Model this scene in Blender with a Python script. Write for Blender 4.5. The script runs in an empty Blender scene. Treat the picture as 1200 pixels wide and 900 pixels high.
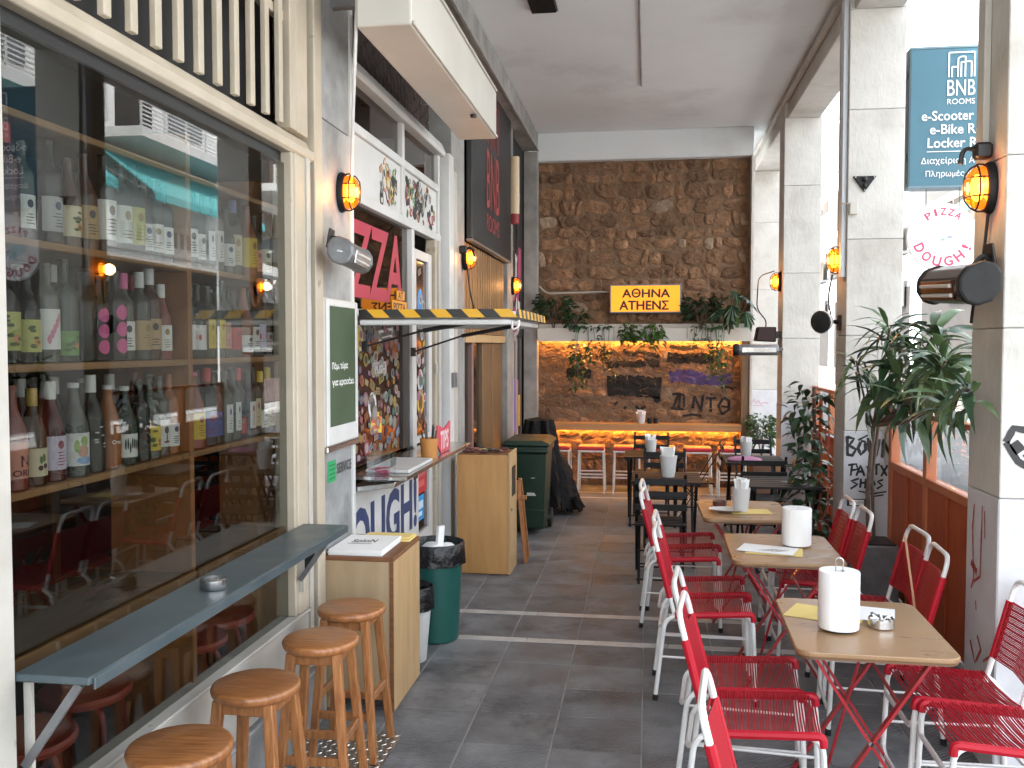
import bpy, bmesh, math, random
from mathutils import Vector, Matrix, noise
from mathutils.bvhtree import BVHTree
random.seed(7)
scene = bpy.context.scene
COL = scene.collection
PI = math.pi

# ------------------------------------------------------------------ camera
cd = bpy.data.cameras.new('camera')
cd.sensor_width = 36.0
cd.lens = 32.77
cd.clip_start = 0.05
cd.clip_end = 600
cam = bpy.data.objects.new('camera', cd)
COL.objects.link(cam)
cam.location = (0, 0, 1.85)
cam.rotation_euler = (math.radians(90 - 2.412), 0, math.radians(8.322))
scene.camera = cam

# ------------------------------------------------------------------ sky, sun, exposure
SUN_EL, SUN_AZ = math.radians(54), math.radians(228)      # azimuth clockwise from +Y
world = bpy.data.worlds.new('World')
scene.world = world
world.use_nodes = True
wn = world.node_tree
bg = wn.nodes['Background']
sky = wn.nodes.new('ShaderNodeTexSky')
sky.sky_type = 'NISHITA'
sky.sun_disc = False
sky.sun_elevation = SUN_EL
sky.sun_rotation = SUN_AZ
sky.air_density = 1.0
sky.dust_density = 2.0
sky.ozone_density = 1.0
hsv = wn.nodes.new('ShaderNodeHueSaturation')
hsv.inputs['Saturation'].default_value = 0.35
wn.links.new(sky.outputs[0], hsv.inputs['Color'])
wn.links.new(hsv.outputs[0], bg.inputs[0])
bg.inputs[1].default_value = 0.15
sl = bpy.data.lights.new('sun', 'SUN')
sl.energy = 2.4
sl.angle = math.radians(12)
sl.color = (1.0, 0.985, 0.965)
sun = bpy.data.objects.new('sun', sl)
COL.objects.link(sun)
sd = Vector((math.sin(SUN_AZ) * math.cos(SUN_EL), math.cos(SUN_AZ) * math.cos(SUN_EL), math.sin(SUN_EL)))
sun.rotation_euler = sd.to_track_quat('Z', 'Y').to_euler()
scene.view_settings.view_transform = 'Standard'
scene.view_settings.look = 'None'
scene.view_settings.gamma = 1.0
scene.view_settings.exposure = 3.05
scene.render.engine = 'CYCLES'
scene.cycles.max_bounces = 9
scene.cycles.diffuse_bounces = 5
scene.cycles.glossy_bounces = 4
scene.cycles.transmission_bounces = 6
scene.cycles.transparent_max_bounces = 16
scene.cycles.caustics_reflective = False
scene.cycles.caustics_refractive = False
scene.cycles.sample_clamp_indirect = 6.0

# ------------------------------------------------------------------ materials
def _n(nt, t, **kw):
    n = nt.nodes.new(t)
    for k, v in kw.items():
        if k in n.inputs: n.inputs[k].default_value = v
        else: setattr(n, k, v)
    return n

def mat(name, c, rough=.6, metal=0.0, c2=None, scale=8.0, detail=5.0, stretch=(1, 1, 1), lo=.35, hi=.65,
        bump=0.0, bscale=None, bstretch=None, hv=0.0, coat=0.0, rvar=0.0, coords='Object', emit=None, estr=0.0,
        c3=None, scale3=2.0, lo3=.55, hi3=.7, spec=.5, sheen=0.0, bdist=.004):
    m = bpy.data.materials.new(name)
    m.use_nodes = True
    nt = m.node_tree
    b = nt.nodes['Principled BSDF']
    L = nt.links.new
    b.inputs['Roughness'].default_value = rough
    b.inputs['Metallic'].default_value = metal
    b.inputs['Specular IOR Level'].default_value = spec
    b.inputs['Coat Weight'].default_value = coat
    b.inputs['Coat Roughness'].default_value = .12
    b.inputs['Base Color'].default_value = (*c, 1)
    tc = nt.nodes.new('ShaderNodeTexCoord')
    geo = nt.nodes.new('ShaderNodeNewGeometry')
    src = geo.outputs['Position'] if coords == 'World' else tc.outputs[coords]
    oi = nt.nodes.new('ShaderNodeObjectInfo')
    cur = None
    def vec(st, off=True):
        mp = nt.nodes.new('ShaderNodeMapping')
        mp.inputs['Scale'].default_value = st
        if off and coords != 'World':
            ad = _n(nt, 'ShaderNodeVectorMath', operation='MULTIPLY_ADD')
            cb = nt.nodes.new('ShaderNodeCombineXYZ')
            L(oi.outputs['Random'], cb.inputs[0]); L(oi.outputs['Random'], cb.inputs[1]); L(oi.outputs['Random'], cb.inputs[2])
            L(cb.outputs[0], ad.inputs[0]); ad.inputs[1].default_value = (13, 17, 19); L(src, ad.inputs[2])
            L(ad.outputs[0], mp.inputs['Vector'])
        else:
            L(src, mp.inputs['Vector'])
        return mp.outputs[0]
    if c2 is not None:
        nz = _n(nt, 'ShaderNodeTexNoise', Scale=scale, Detail=detail, Roughness=.6)
        L(vec(stretch), nz.inputs['Vector'])
        mr = nt.nodes.new('ShaderNodeMapRange')
        mr.inputs[1].default_value = lo; mr.inputs[2].default_value = hi
        L(nz.outputs[0], mr.inputs[0])
        mx = _n(nt, 'ShaderNodeMix', data_type='RGBA')
        mx.inputs[6].default_value = (*c, 1); mx.inputs[7].default_value = (*c2, 1)
        L(mr.outputs[0], mx.inputs[0])
        cur = mx.outputs[2]
        if rvar:
            ma = _n(nt, 'ShaderNodeMath', operation='MULTIPLY_ADD')
            L(mr.outputs[0], ma.inputs[0]); ma.inputs[1].default_value = rvar; ma.inputs[2].default_value = rough
            L(ma.outputs[0], b.inputs['Roughness'])
    if c3 is not None:
        nz = _n(nt, 'ShaderNodeTexNoise', Scale=scale3, Detail=6.0, Roughness=.65)
        L(vec((1, 1, 1)), nz.inputs['Vector'])
        mr = nt.nodes.new('ShaderNodeMapRange')
        mr.inputs[1].default_value = lo3; mr.inputs[2].default_value = hi3
        L(nz.outputs[0], mr.inputs[0])
        mx = _n(nt, 'ShaderNodeMix', data_type='RGBA')
        if cur: L(cur, mx.inputs[6])
        else: mx.inputs[6].default_value = (*c, 1)
        mx.inputs[7].default_value = (*c3, 1)
        L(mr.outputs[0], mx.inputs[0])
        cur = mx.outputs[2]
    if hv:
        h = nt.nodes.new('ShaderNodeHueSaturation')
        mr = nt.nodes.new('ShaderNodeMapRange')
        mr.inputs[3].default_value = 1 - hv; mr.inputs[4].default_value = 1 + hv
        L(oi.outputs['Random'], mr.inputs[0]); L(mr.outputs[0], h.inputs['Value'])
        if cur: L(cur, h.inputs['Color'])
        else: h.inputs['Color'].default_value = (*c, 1)
        cur = h.outputs[0]
    if cur: L(cur, b.inputs['Base Color'])
    if bump:
        nz = _n(nt, 'ShaderNodeTexNoise', Scale=bscale or scale * 3, Detail=5.0, Roughness=.6)
        L(vec(bstretch or stretch), nz.inputs['Vector'])
        bp = nt.nodes.new('ShaderNodeBump')
        bp.inputs['Strength'].default_value = bump
        bp.inputs['Distance'].default_value = bdist
        L(nz.outputs[0], bp.inputs['Height']); L(bp.outputs[0], b.inputs['Normal'])
    if emit:
        b.inputs['Emission Color'].default_value = (*emit, 1)
        b.inputs['Emission Strength'].default_value = estr
    return m

def glass(name, tint=(1, 1, 1), f0=.045, rough=0.0, gain=1.0, boost=1.0, glow=None):
    m = bpy.data.materials.new(name); m.use_nodes = True
    nt = m.node_tree; L = nt.links.new
    nt.nodes.remove(nt.nodes['Principled BSDF'])
    out = nt.nodes['Material Output']
    g = nt.nodes.new('ShaderNodeNewGeometry')
    dp = _n(nt, 'ShaderNodeVectorMath', operation='DOT_PRODUCT')
    L(g.outputs['Normal'], dp.inputs[0]); L(g.outputs['Incoming'], dp.inputs[1])
    ab = _n(nt, 'ShaderNodeMath', operation='ABSOLUTE'); L(dp.outputs['Value'], ab.inputs[0])
    om = _n(nt, 'ShaderNodeMath', operation='SUBTRACT'); om.inputs[0].default_value = 1; L(ab.outputs[0], om.inputs[1])
    pw = _n(nt, 'ShaderNodeMath', operation='POWER'); L(om.outputs[0], pw.inputs[0]); pw.inputs[1].default_value = 5
    ma = _n(nt, 'ShaderNodeMath', operation='MULTIPLY_ADD', use_clamp=True)
    L(pw.outputs[0], ma.inputs[0]); ma.inputs[1].default_value = (1 - f0) * boost; ma.inputs[2].default_value = f0
    tr = nt.nodes.new('ShaderNodeBsdfTransparent'); tr.inputs[0].default_value = (*tint, 1)
    gl = nt.nodes.new('ShaderNodeBsdfGlossy'); gl.inputs['Roughness'].default_value = rough
    gl.inputs['Color'].default_value = (gain, gain, gain, 1)
    mx = nt.nodes.new('ShaderNodeMixShader')
    L(ma.outputs[0], mx.inputs[0]); L(tr.outputs[0], mx.inputs[1]); L(gl.outputs[0], mx.inputs[2])
    last = mx.outputs[0]
    if glow:
        em = nt.nodes.new('ShaderNodeEmission'); em.inputs[0].default_value = (*glow[0], 1); em.inputs[1].default_value = glow[1]
        ad = nt.nodes.new('ShaderNodeAddShader'); L(last, ad.inputs[0]); L(em.outputs[0], ad.inputs[1]); last = ad.outputs[0]
    L(last, out.inputs['Surface'])
    return m

def emis(name, c, s):
    m = bpy.data.materials.new(name); m.use_nodes = True
    b = m.node_tree.nodes['Principled BSDF']
    b.inputs['Base Color'].default_value = (*[min(1, x) for x in c], 1)
    b.inputs['Emission Color'].default_value = (*c, 1)
    b.inputs['Emission Strength'].default_value = s
    return m

_pc = {}
def paint(c, rough=.5, metal=0):
    k = (tuple(round(x, 3) for x in c), rough, metal)
    if k not in _pc:
        _pc[k] = mat('paint_%d' % len(_pc), c, rough, metal)
    return _pc[k]

K = {}
K['tile'] = mat('basalt_tile', (.095, .101, .108), .52, c2=(.20, .207, .212), scale=4, detail=8, lo=.36, hi=.68, bump=.45, bscale=60,
                hv=.16, rvar=.18, c3=(.105, .099, .092), scale3=1.1, lo3=.58, hi3=.80, bdist=.003, coords='World')
K['grout'] = mat('light_grout', (.25, .247, .242), .9, c2=(.34, .335, .325), scale=6, bump=.3, coords='World')
K['strip'] = mat('marble_strip', (.50, .49, .46), .5, c2=(.36, .35, .33), scale=9, bump=.1)
K['plaster'] = mat('ceiling_plaster', (.71, .750, .765), .9, c2=(.625, .66, .675), scale=.8, detail=7, lo=.3, hi=.75, bump=.15, bscale=25,
                   c3=(.44, .445, .445), scale3=.55, lo3=.54, hi3=.82)
K['concrete'] = mat('dirty_concrete', (.33, .325, .31), .8, c2=(.20, .195, .185), scale=3, detail=8, bump=.4, bscale=30)
K['marble'] = mat('grey_marble', (.30, .31, .31), .45, c2=(.17, .18, .18), scale=4.5, detail=9, lo=.38, hi=.66, bump=.12, bscale=18,
                  c3=(.40, .41, .41), scale3=1.6, lo3=.5, hi3=.7)
K['column'] = mat('column_render', (.53, .515, .475), .8, c2=(.45, .435, .395), scale=3.5, detail=8, bump=.9, bscale=34, bdist=.006,
                  bstretch=(1, 1, .45), c3=(.34, .315, .27), scale3=1.6, lo3=.54, hi3=.80)
K['colpaint'] = mat('column_base_paint', (.50, .50, .515), .6, c2=(.42, .42, .425), scale=4, bump=.3, bscale=30, c3=(.42, .40, .38), scale3=1.8, lo3=.6, hi3=.8)
K['cream'] = mat('cream_metal_paint', (.40, .345, .26), .55, c2=(.46, .40, .31), scale=5, bump=.25, bscale=26, c3=(.26, .20, .14), scale3=5, lo3=.66, hi3=.72)
K['offwhite'] = mat('offwhite_chipped_paint', (.47, .45, .405), .55, c2=(.40, .38, .335), scale=3.5, bump=.25, bscale=22, c3=(.24, .21, .175), scale3=6, lo3=.685, hi3=.72)
K['white'] = mat('white_paint', (.60, .60, .59), .5, c2=(.52, .52, .50), scale=3, c3=(.52, .50, .47), scale3=2.5, lo3=.62, hi3=.8)
K['acwhite'] = mat('cassette_white_metal', (.56, .54, .49), .45, c2=(.50, .48, .43), scale=2, bump=.03)
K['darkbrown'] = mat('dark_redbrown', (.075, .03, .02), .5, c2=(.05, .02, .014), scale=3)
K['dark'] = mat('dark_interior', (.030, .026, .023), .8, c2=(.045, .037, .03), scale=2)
K['black'] = mat('black_matt', (.006, .006, .0065), .45)
K['blackmetal'] = mat('black_metal', (.005, .005, .0055), .55, c2=(.010, .010, .010), scale=20, spec=.3)
K['greymetal'] = mat('grey_metal', (.20, .205, .21), .42, .4, c2=(.15, .15, .155), scale=12)
K['steel'] = mat('brushed_steel', (.62, .62, .61), .24, 1.0, c2=(.5, .5, .49), scale=20, stretch=(1, 14, 1))
K['zinc'] = mat('bluegrey_shelf', (.055, .080, .090), .32, .2, c2=(.085, .110, .118), scale=7, detail=9, rvar=.12, bump=.1, bscale=40)
K['woodstool'] = mat('orange_brown_wood', (.38, .158, .053), .38, c2=(.20, .070, .020), scale=4, detail=6, stretch=(2, 26, 3), hv=.14, coat=.2, c3=(.15, .055, .018), scale3=9, lo3=.64, hi3=.74, bump=.12, bscale=30)
K['woodleg'] = mat('orange_brown_wood_legs', (.385, .165, .056), .4, c2=(.22, .080, .024), scale=4, detail=6, stretch=(18, 18, 2), hv=.12, coat=.2, bump=.06, bscale=30)
K['ply'] = mat('pale_plywood', (.50, .34, .175), .5, c2=(.41, .265, .125), scale=2.2, detail=7, stretch=(6, 6, 1), bump=.05, bscale=30)
K['plydark'] = mat('warm_plywood', (.52, .28, .095), .5, c2=(.42, .215, .068), scale=2, detail=7, stretch=(6, 6, .8), bump=.05, bscale=30)
K['plyedge'] = mat('brown_wood_edge', (.20, .085, .032), .5, c2=(.13, .05, .02), scale=5, stretch=(2, 10, 10))
K['tabletop'] = mat('worn_brown_tabletop', (.235, .135, .062), .26, c2=(.295, .18, .092), scale=3, detail=8, stretch=(1, 4, 1), rvar=.16, c3=(.175, .10, .05), scale3=3, lo3=.58, hi3=.82, bump=.05, bscale=60)
K['tableedge'] = mat('tabletop_edge', (.13, .065, .03), .4)
K['redmetal'] = mat('red_enamel', (.36, .012, .018), .32, c2=(.27, .008, .013), scale=8, coat=.3)
K['redcord'] = mat('red_plastic_cord', (.38, .008, .020), .5, spec=.25)
K['whitetube'] = mat('white_enamel_tube', (.70, .70, .69), .32, c2=(.60, .60, .58), scale=9, coat=.3)
K['paper'] = mat('white_paper', (.80, .80, .79), .85, c2=(.76, .76, .75), scale=4)
K['yellowpaper'] = mat('yellow_paper', (.72, .56, .20), .85)
K['orange'] = mat('orange_timber', (.48, .10, .030), .55, c2=(.38, .072, .022), scale=4, stretch=(6, 6, 1), bump=.08)
K['orangelight'] = mat('orange_frame', (.56, .19, .08), .5, c2=(.48, .15, .06), scale=5)
K['woodslat'] = mat('golden_wood_slat', (.27, .145, .052), .5, c2=(.19, .095, .032), scale=4, stretch=(8, 8, 1), hv=.2)
K['wooddoor'] = mat('brown_wood_door', (.17, .10, .045), .5, c2=(.11, .062, .028), scale=3, stretch=(8, 8, 1))
K['shopwood'] = mat('shop_shelf_wood', (.34, .185, .08), .5, c2=(.26, .135, .052), scale=3, stretch=(6, 1, 6))
K['shoppanel'] = mat('shop_panel_wood', (.36, .165, .06), .5, c2=(.27, .115, .04), scale=3, stretch=(6, 6, 1))
K['charcoal'] = mat('charcoal_sign_board', (.013, .0145, .016), .5, c2=(.019, .021, .023), scale=2)
K['binGreen'] = mat('dark_green_bin_plastic', (.002, .018, .009), .42, c2=(.004, .025, .013), scale=6)
K['teal'] = mat('teal_bin_plastic', (.008, .068, .056), .40, c2=(.011, .08, .066), scale=8)
K['bag'] = mat('black_bin_bag', (.006, .006, .0065), .25, bump=1.0, bscale=14, bdist=.02)
K['tarp'] = mat('black_cloth_cover', (.005, .0045, .005), .75, bump=1.0, bscale=12, bdist=.03, spec=.25)
K['diamond'] = mat('chequer_plate', (.42, .42, .41), .35, .9, c2=(.32, .32, .31), scale=20)
K['leaf1'] = mat('long_leaf_green', (.062, .115, .042), .34, c2=(.100, .165, .065), scale=6, hv=.4, spec=.6)
K['leaf2'] = mat('dark_glossy_leaf', (.016, .045, .020), .28, c2=(.028, .066, .026), scale=6, hv=.35, spec=.6)
K['leaf3'] = mat('fresh_green_leaf', (.060, .135, .030), .4, c2=(.085, .17, .04), scale=6, hv=.35)
K['bark'] = mat('grey_brown_bark', (.14, .10, .07), .8, c2=(.09, .06, .045), scale=20, bump=.5)
K['amber'] = glass('amber_lamp_glass', (1.0, .38, .045), .05, .05, glow=((1.0, .26, .01), .10))
K['bulb'] = emis('lit_bulb', (1.0, .60, .20), 3.2)
K['led'] = emis('amber_led', (1.0, .42, .08), 13.0)
K['ledlow'] = emis('amber_led_low', (1.0, .40, .06), 13.0)
K['signlit'] = emis('lit_yellow_acrylic', (1.0, .32, .010), .125)
K['window'] = glass('window_glass', (.70, .71, .69), .044, 0.0, 1.0, .80)
K['dimglass'] = glass('dim_glass', (.5, .45, .42), .05)
K['clearpanel'] = glass('clear_panel', (.93, .95, .96), .045)
K['wallcream'] = mat('street_building_render', (.78, .775, .76), .9, c2=(.72, .715, .70), scale=1.2, bump=.2)
K['asphalt'] = mat('asphalt', (.05, .05, .052), .9, c2=(.065, .065, .066), scale=4, bump=.4, bscale=90, coords='World')
K['pave'] = mat('pavement_slabs', (.46, .455, .44), .85, c2=(.40, .395, .38), scale=3, bump=.2, coords='World')
K['awnteal'] = mat('teal_awning_cloth', (.10, .36, .37), .8, c2=(.085, .31, .32), scale=3)
K['mesh_dark'] = mat('dark_metal_net', (.05, .03, .025), .6)

def stone_mat():
    m = mat('rubble_stone', (.27, .155, .085), .85, c2=(.14, .076, .040), scale=9, detail=8, lo=.3, hi=.7, bump=1.0, bscale=28, bdist=.02,
            hv=.38, c3=(.32, .215, .135), scale3=5, lo3=.58, hi3=.8)
    return m
K['stone'] = stone_mat()
K['stonepale'] = mat('pale_stone', (.33, .245, .17), .85, c2=(.24, .165, .11), scale=9, bump=.8, bscale=28, bdist=.015, hv=.15)
K['mortar'] = mat('brown_mortar', (.24, .155, .095), .95, c2=(.14, .085, .05), scale=7, detail=9, bump=1.0, bscale=16, bdist=.03, c3=(.23, .155, .10), scale3=3)

def ribbed_tile():
    m = K['tile'].copy(); m.name = 'ribbed_basalt_tile'
    nt = m.node_tree; L = nt.links.new
    g = nt.nodes.new('ShaderNodeNewGeometry')
    mp = nt.nodes.new('ShaderNodeMapping'); mp.inputs['Rotation'].default_value = (0, 0, .9)
    L(g.outputs['Position'], mp.inputs['Vector'])
    w = _n(nt, 'ShaderNodeTexWave', wave_type='BANDS'); w.inputs['Scale'].default_value = 16
    w.inputs['Distortion'].default_value = .6; w.inputs['Detail'].default_value = 2
    L(mp.outputs[0], w.inputs['Vector'])
    bp = nt.nodes.new('ShaderNodeBump'); bp.inputs['Strength'].default_value = .8; bp.inputs['Distance'].default_value = .006
    L(w.outputs['Fac'], bp.inputs['Height'])
    b = nt.nodes['Principled BSDF']
    old = b.inputs['Normal'].links[0].from_socket
    L(old, bp.inputs['Normal']); L(bp.outputs[0], b.inputs['Normal'])
    return m
def worn(m):
    nt = m.node_tree; L = nt.links.new
    b = nt.nodes['Principled BSDF']; cur = b.inputs['Base Color'].links[0].from_socket
    g = nt.nodes.new('ShaderNodeNewGeometry')
    for st, sc, lo, hi, col, fac in (((1, 1, 1), 70, .66, .74, (.24, .23, .22), .55), ((2.5, 9, 1), 6, .56, .74, (.19, .187, .182), .6), ((1, 1, 1), 2.2, .52, .70, (.020, .020, .021), .75), ((1, 1, 1), 26, .58, .70, (.17, .168, .165), .5)):
        mp = nt.nodes.new('ShaderNodeMapping'); mp.inputs['Scale'].default_value = st; mp.inputs['Location'].default_value = (sc, st[0], fac * 9)
        L(g.outputs['Position'], mp.inputs['Vector'])
        nz = _n(nt, 'ShaderNodeTexNoise', Scale=sc, Detail=7.0, Roughness=.7); L(mp.outputs[0], nz.inputs['Vector'])
        mr = nt.nodes.new('ShaderNodeMapRange'); mr.inputs[1].default_value = lo; mr.inputs[2].default_value = hi; mr.inputs[4].default_value = fac
        L(nz.outputs[0], mr.inputs[0])
        mx = _n(nt, 'ShaderNodeMix', data_type='RGBA'); mx.inputs[7].default_value = (*col, 1)
        L(mr.outputs[0], mx.inputs[0]); L(cur, mx.inputs[6]); cur = mx.outputs[2]
    L(cur, b.inputs['Base Color'])
worn(K['tile'])
K['tilerib'] = ribbed_tile()

# ------------------------------------------------------------------ mesh builder
class MB:
    def __init__(s): s.v, s.f, s.m, s.s = [], [], [], []
    def add(s, vs, fs, mi=0, smooth=False):
        o = len(s.v)
        s.v += [tuple(p) for p in vs]
        for f in fs:
            s.f.append(tuple(i + o for i in f)); s.m.append(mi); s.s.append(smooth)
        return s
    def box(s, x0, x1, y0, y1, z0, z1, mi=0):
        v = [(x0, y0, z0), (x1, y0, z0), (x1, y1, z0), (x0, y1, z0), (x0, y0, z1), (x1, y0, z1), (x1, y1, z1), (x0, y1, z1)]
        return s.add(v, [(0, 3, 2, 1), (4, 5, 6, 7), (0, 1, 5, 4), (1, 2, 6, 5), (2, 3, 7, 6), (3, 0, 4, 7)], mi)
    def bar(s, a, b, w, h, up=(0, 0, 1), mi=0, w2=None, h2=None):
        a, b = Vector(a), Vector(b); d = (b - a).normalized(); u = Vector(up)
        x = d.cross(u)
        if x.length < 1e-5: x = d.cross(Vector((1, 0, 0)))
        x.normalize(); y = x.cross(d).normalized()
        w2 = w2 or w; h2 = h2 or h
        v = []
        for p, ww, hh in ((a, w, h), (b, w2, h2)):
            for sx, sy in ((-1, -1), (1, -1), (1, 1), (-1, 1)):
                v.append(p + x * sx * ww / 2 + y * sy * hh / 2)
        return s.add(v, [(0, 1, 2, 3), (7, 6, 5, 4), (0, 4, 5, 1), (1, 5, 6, 2), (2, 6, 7, 3), (3, 7, 4, 0)], mi)
    def tube(s, pts, r, n=8, mi=0, closed=False, r2=None):
        pts = [Vector(p) for p in pts]; N = len(pts)
        def tan(i):
            if closed: return (pts[(i + 1) % N] - pts[i - 1]).normalized()
            return (pts[min(i + 1, N - 1)] - pts[max(i - 1, 0)]).normalized()
        t = tan(0); ref = Vector((0, 0, 1)) if abs(t.z) < .9 else Vector((1, 0, 0))
        x = t.cross(ref).normalized(); v = []
        for i in range(N):
            t = tan(i); x = (x - t * x.dot(t)).normalized(); y = t.cross(x)
            rr = r if r2 is None else r + (r2 - r) * i / (N - 1)
            for k in range(n):
                a = 2 * PI * k / n
                v.append(pts[i] + (x * math.cos(a) + y * math.sin(a)) * rr)
        f = []
        for i in range(N if closed else N - 1):
            j = (i + 1) % N
            for k in range(n):
                l = (k + 1) % n
                f.append((i * n + k, i * n + l, j * n + l, j * n + k))
        s.add(v, f, mi, True)
        if not closed:
            o = len(s.v) - len(v)
            s.f.append(tuple(o + k for k in range(n - 1, -1, -1))); s.m.append(mi); s.s.append(False)
            s.f.append(tuple(o + (N - 1) * n + k for k in range(n))); s.m.append(mi); s.s.append(False)
        return s
    def lathe(s, prof, n=16, c=(0, 0, 0), mi=0, M=None, sx=1, sy=1, a0=0, a1=2 * PI, cap=True, bulge=None):
        full = abs(a1 - a0 - 2 * PI) < 1e-6
        cols = n if full else n + 1
        v = []
        for r, z in prof:
            for k in range(cols):
                a = a0 + (a1 - a0) * k / n
                rr = r * (bulge(a, z) if bulge else 1)
                p = Vector((rr * math.cos(a) * sx, rr * math.sin(a) * sy, z))
                if M: p = M @ p
                v.append(p + Vector(c))
        f = []
        for i in range(len(prof) - 1):
            for k in range(n):
                l = (k + 1) % cols
                f.append((i * cols + k, i * cols + l, (i + 1) * cols + l, (i + 1) * cols + k))
        o = len(s.v); s.add(v, f, mi, True)
        if cap and full:
            if prof[0][0] > 1e-4: s.f.append(tuple(o + k for k in range(n - 1, -1, -1))); s.m.append(mi); s.s.append(False)
            if prof[-1][0] > 1e-4: s.f.append(tuple(o + (len(prof) - 1) * cols + k for k in range(n))); s.m.append(mi); s.s.append(False)
        return s
    def prism(s, poly, O, U, V, d, mi=0):
        """polygon in the (U,V) frame at O, extruded along U x V by d"""
        O, U, V = Vector(O), Vector(U), Vector(V); W = U.cross(V).normalized() * d
        n = len(poly); a = [O + U * p[0] + V * p[1] for p in poly]
        v = a + [p + W for p in a]
        f = [tuple(range(n - 1, -1, -1)), tuple(range(n, 2 * n))] + [(i, (i + 1) % n, n + (i + 1) % n, n + i) for i in range(n)]
        return s.add(v, f, mi)
    def ball(s, c, rx, ry, rz, n=12, m=7, mi=0, M=None):
        pr = []
        for i in range(m + 1):
            a = -PI / 2 + PI * i / m
            pr.append((max(1e-5, math.cos(a)), math.sin(a)))
        T = Matrix.Diagonal((rx, ry, rz)).to_4x4()
        if M: T = M.to_4x4() @ T
        return s.lathe(pr, n, c, mi, T, cap=False)
    def xf(s, M, start=0):
        for i in range(start, len(s.v)): s.v[i] = tuple(M @ Vector(s.v[i]))
        return s
    def mesh(s, name, bevel=0.0, segs=1, off=(0, 0, 0), nrm=True, weld=False):
        me = bpy.data.meshes.new(name)
        bm = bmesh.new()
        o = Vector(off)
        vs = [bm.verts.new(Vector(p) - o) for p in s.v]
        for f, mi, sm in zip(s.f, s.m, s.s):
            try:
                fc = bm.faces.new([vs[i] for i in f]); fc.material_index = mi; fc.smooth = sm
            except ValueError: pass
        if weld: bmesh.ops.remove_doubles(bm, verts=bm.verts, dist=1e-5)
        if nrm: bmesh.ops.recalc_face_normals(bm, faces=bm.faces)
        if bevel:
            es = [e for e in bm.edges if len(e.link_faces) == 2 and e.calc_face_angle(0) > .6]
            if es: bmesh.ops.bevel(bm, geom=es, offset=bevel, segments=segs, affect='EDGES', profile=.5, clamp_overlap=True)
        bm.to_mesh(me); bm.free()
        if any(s.s): me.set_sharp_from_angle(angle=math.radians(38))
        return me

def fillet(pts, r, seg=4):
    pts = [Vector(p) for p in pts]; out = [pts[0]]
    for i in range(1, len(pts) - 1):
        a, b, c = pts[i - 1], pts[i], pts[i + 1]
        d1, d2 = (a - b), (c - b); rr = min(r, d1.length * .48, d2.length * .48)
        p, q = b + d1.normalized() * rr, b + d2.normalized() * rr
        for k in range(seg + 1):
            t = k / seg
            out.append(p * (1 - t) ** 2 + b * 2 * t * (1 - t) + q * t ** 2)
    out.append(pts[-1]); return out

def link(name, data, mats=None, parent=None, loc=None):
    o = bpy.data.objects.new(name, data); COL.objects.link(o)
    if mats is not None:
        if not isinstance(mats, (list, tuple)): mats = [mats]
        while len(data.materials) < len(mats): data.materials.append(None)
        for i, m in enumerate(mats): data.materials[i] = m
    if parent: o.parent = parent
    if loc: o.location = loc
    return o

def wloc(o):
    p = Vector((0, 0, 0))
    while o: p += Vector(o.location); o = o.parent
    return p

def thing(name, label, cat, loc=(0, 0, 0), rot=0, group=None, kind=None):
    o = bpy.data.objects.new(name, None); COL.objects.link(o)
    o.empty_display_size = .1
    o.location = loc; o.rotation_euler = (0, 0, rot); o['label'] = label; o['category'] = cat
    if group: o['group'] = group
    if kind: o['kind'] = kind
    return o

def part(name, mb, mats, parent, bevel=0.0, segs=1, label=None, stuff=False, nrm=True, weld=False):
    """vertices authored in world space (parents unrotated while building)"""
    o = link(name, mb.mesh(name, bevel, segs, wloc(parent), nrm, weld), mats, parent)
    if label: o['label'] = label
    if stuff: o['kind'] = 'stuff'
    return o

def solo(name, mb, mats, label, cat, loc=(0, 0, 0), bevel=0.0, segs=1, group=None, kind=None, nrm=True):
    o = link(name, mb.mesh(name, bevel, segs, loc, nrm), mats, None, loc)
    if label: o['label'] = label
    if cat: o['category'] = cat
    if group: o['group'] = group
    if kind: o['kind'] = kind
    return o

def dup(root, loc, rot=None, label=None):
    def cp(o, par):
        c = o.copy(); COL.objects.link(c)
        if par: c.parent = par
        for ch in o.children: cp(ch, c)
        return c
    r = cp(root, None); r.location = loc
    if rot is not None: r.rotation_euler = (0, 0, rot)
    if label: r['label'] = label
    return r

_tx = {}
def text_geo(s, bold=0.0):
    k = (s, bold)
    if k not in _tx:
        c = bpy.data.curves.new('t', 'FONT'); c.body = s; c.resolution_u = 3; c.offset = bold
        o = bpy.data.objects.new('t', c); COL.objects.link(o)
        bpy.context.view_layer.update()
        me = bpy.data.meshes.new_from_object(o.evaluated_get(bpy.context.evaluated_depsgraph_get()))
        v = [p.co.copy() for p in me.vertices]; f = [tuple(p.vertices) for p in me.polygons]
        bpy.data.objects.remove(o); bpy.data.curves.remove(c); bpy.data.meshes.remove(me)
        x0 = min(p.x for p in v); x1 = max(p.x for p in v); y0 = min(p.y for p in v); y1 = max(p.y for p in v)
        v = [((p.x - x0) / (x1 - x0), (p.y - y0) / (y1 - y0)) for p in v]
        _tx[k] = (v, f, (x1 - x0) / (y1 - y0))
    return _tx[k]

def text(mb, s, O, U, V, w, h=None, mi=0, bold=0.0, slant=0.0, fn=None):
    """text stretched into the box w x h whose lower left corner is O"""
    v, f, asp = text_geo(s, bold)
    if h is None: h = w / asp
    if w is None: w = h * asp
    O, U, V = Vector(O), Vector(U), Vector(V)
    if fn: vs = [fn(x * w, y * h) for x, y in v]
    else: vs = [O + U * (x * w + slant * y * h) + V * (y * h) for x, y in v]
    return mb.add(vs, f, mi)

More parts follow.
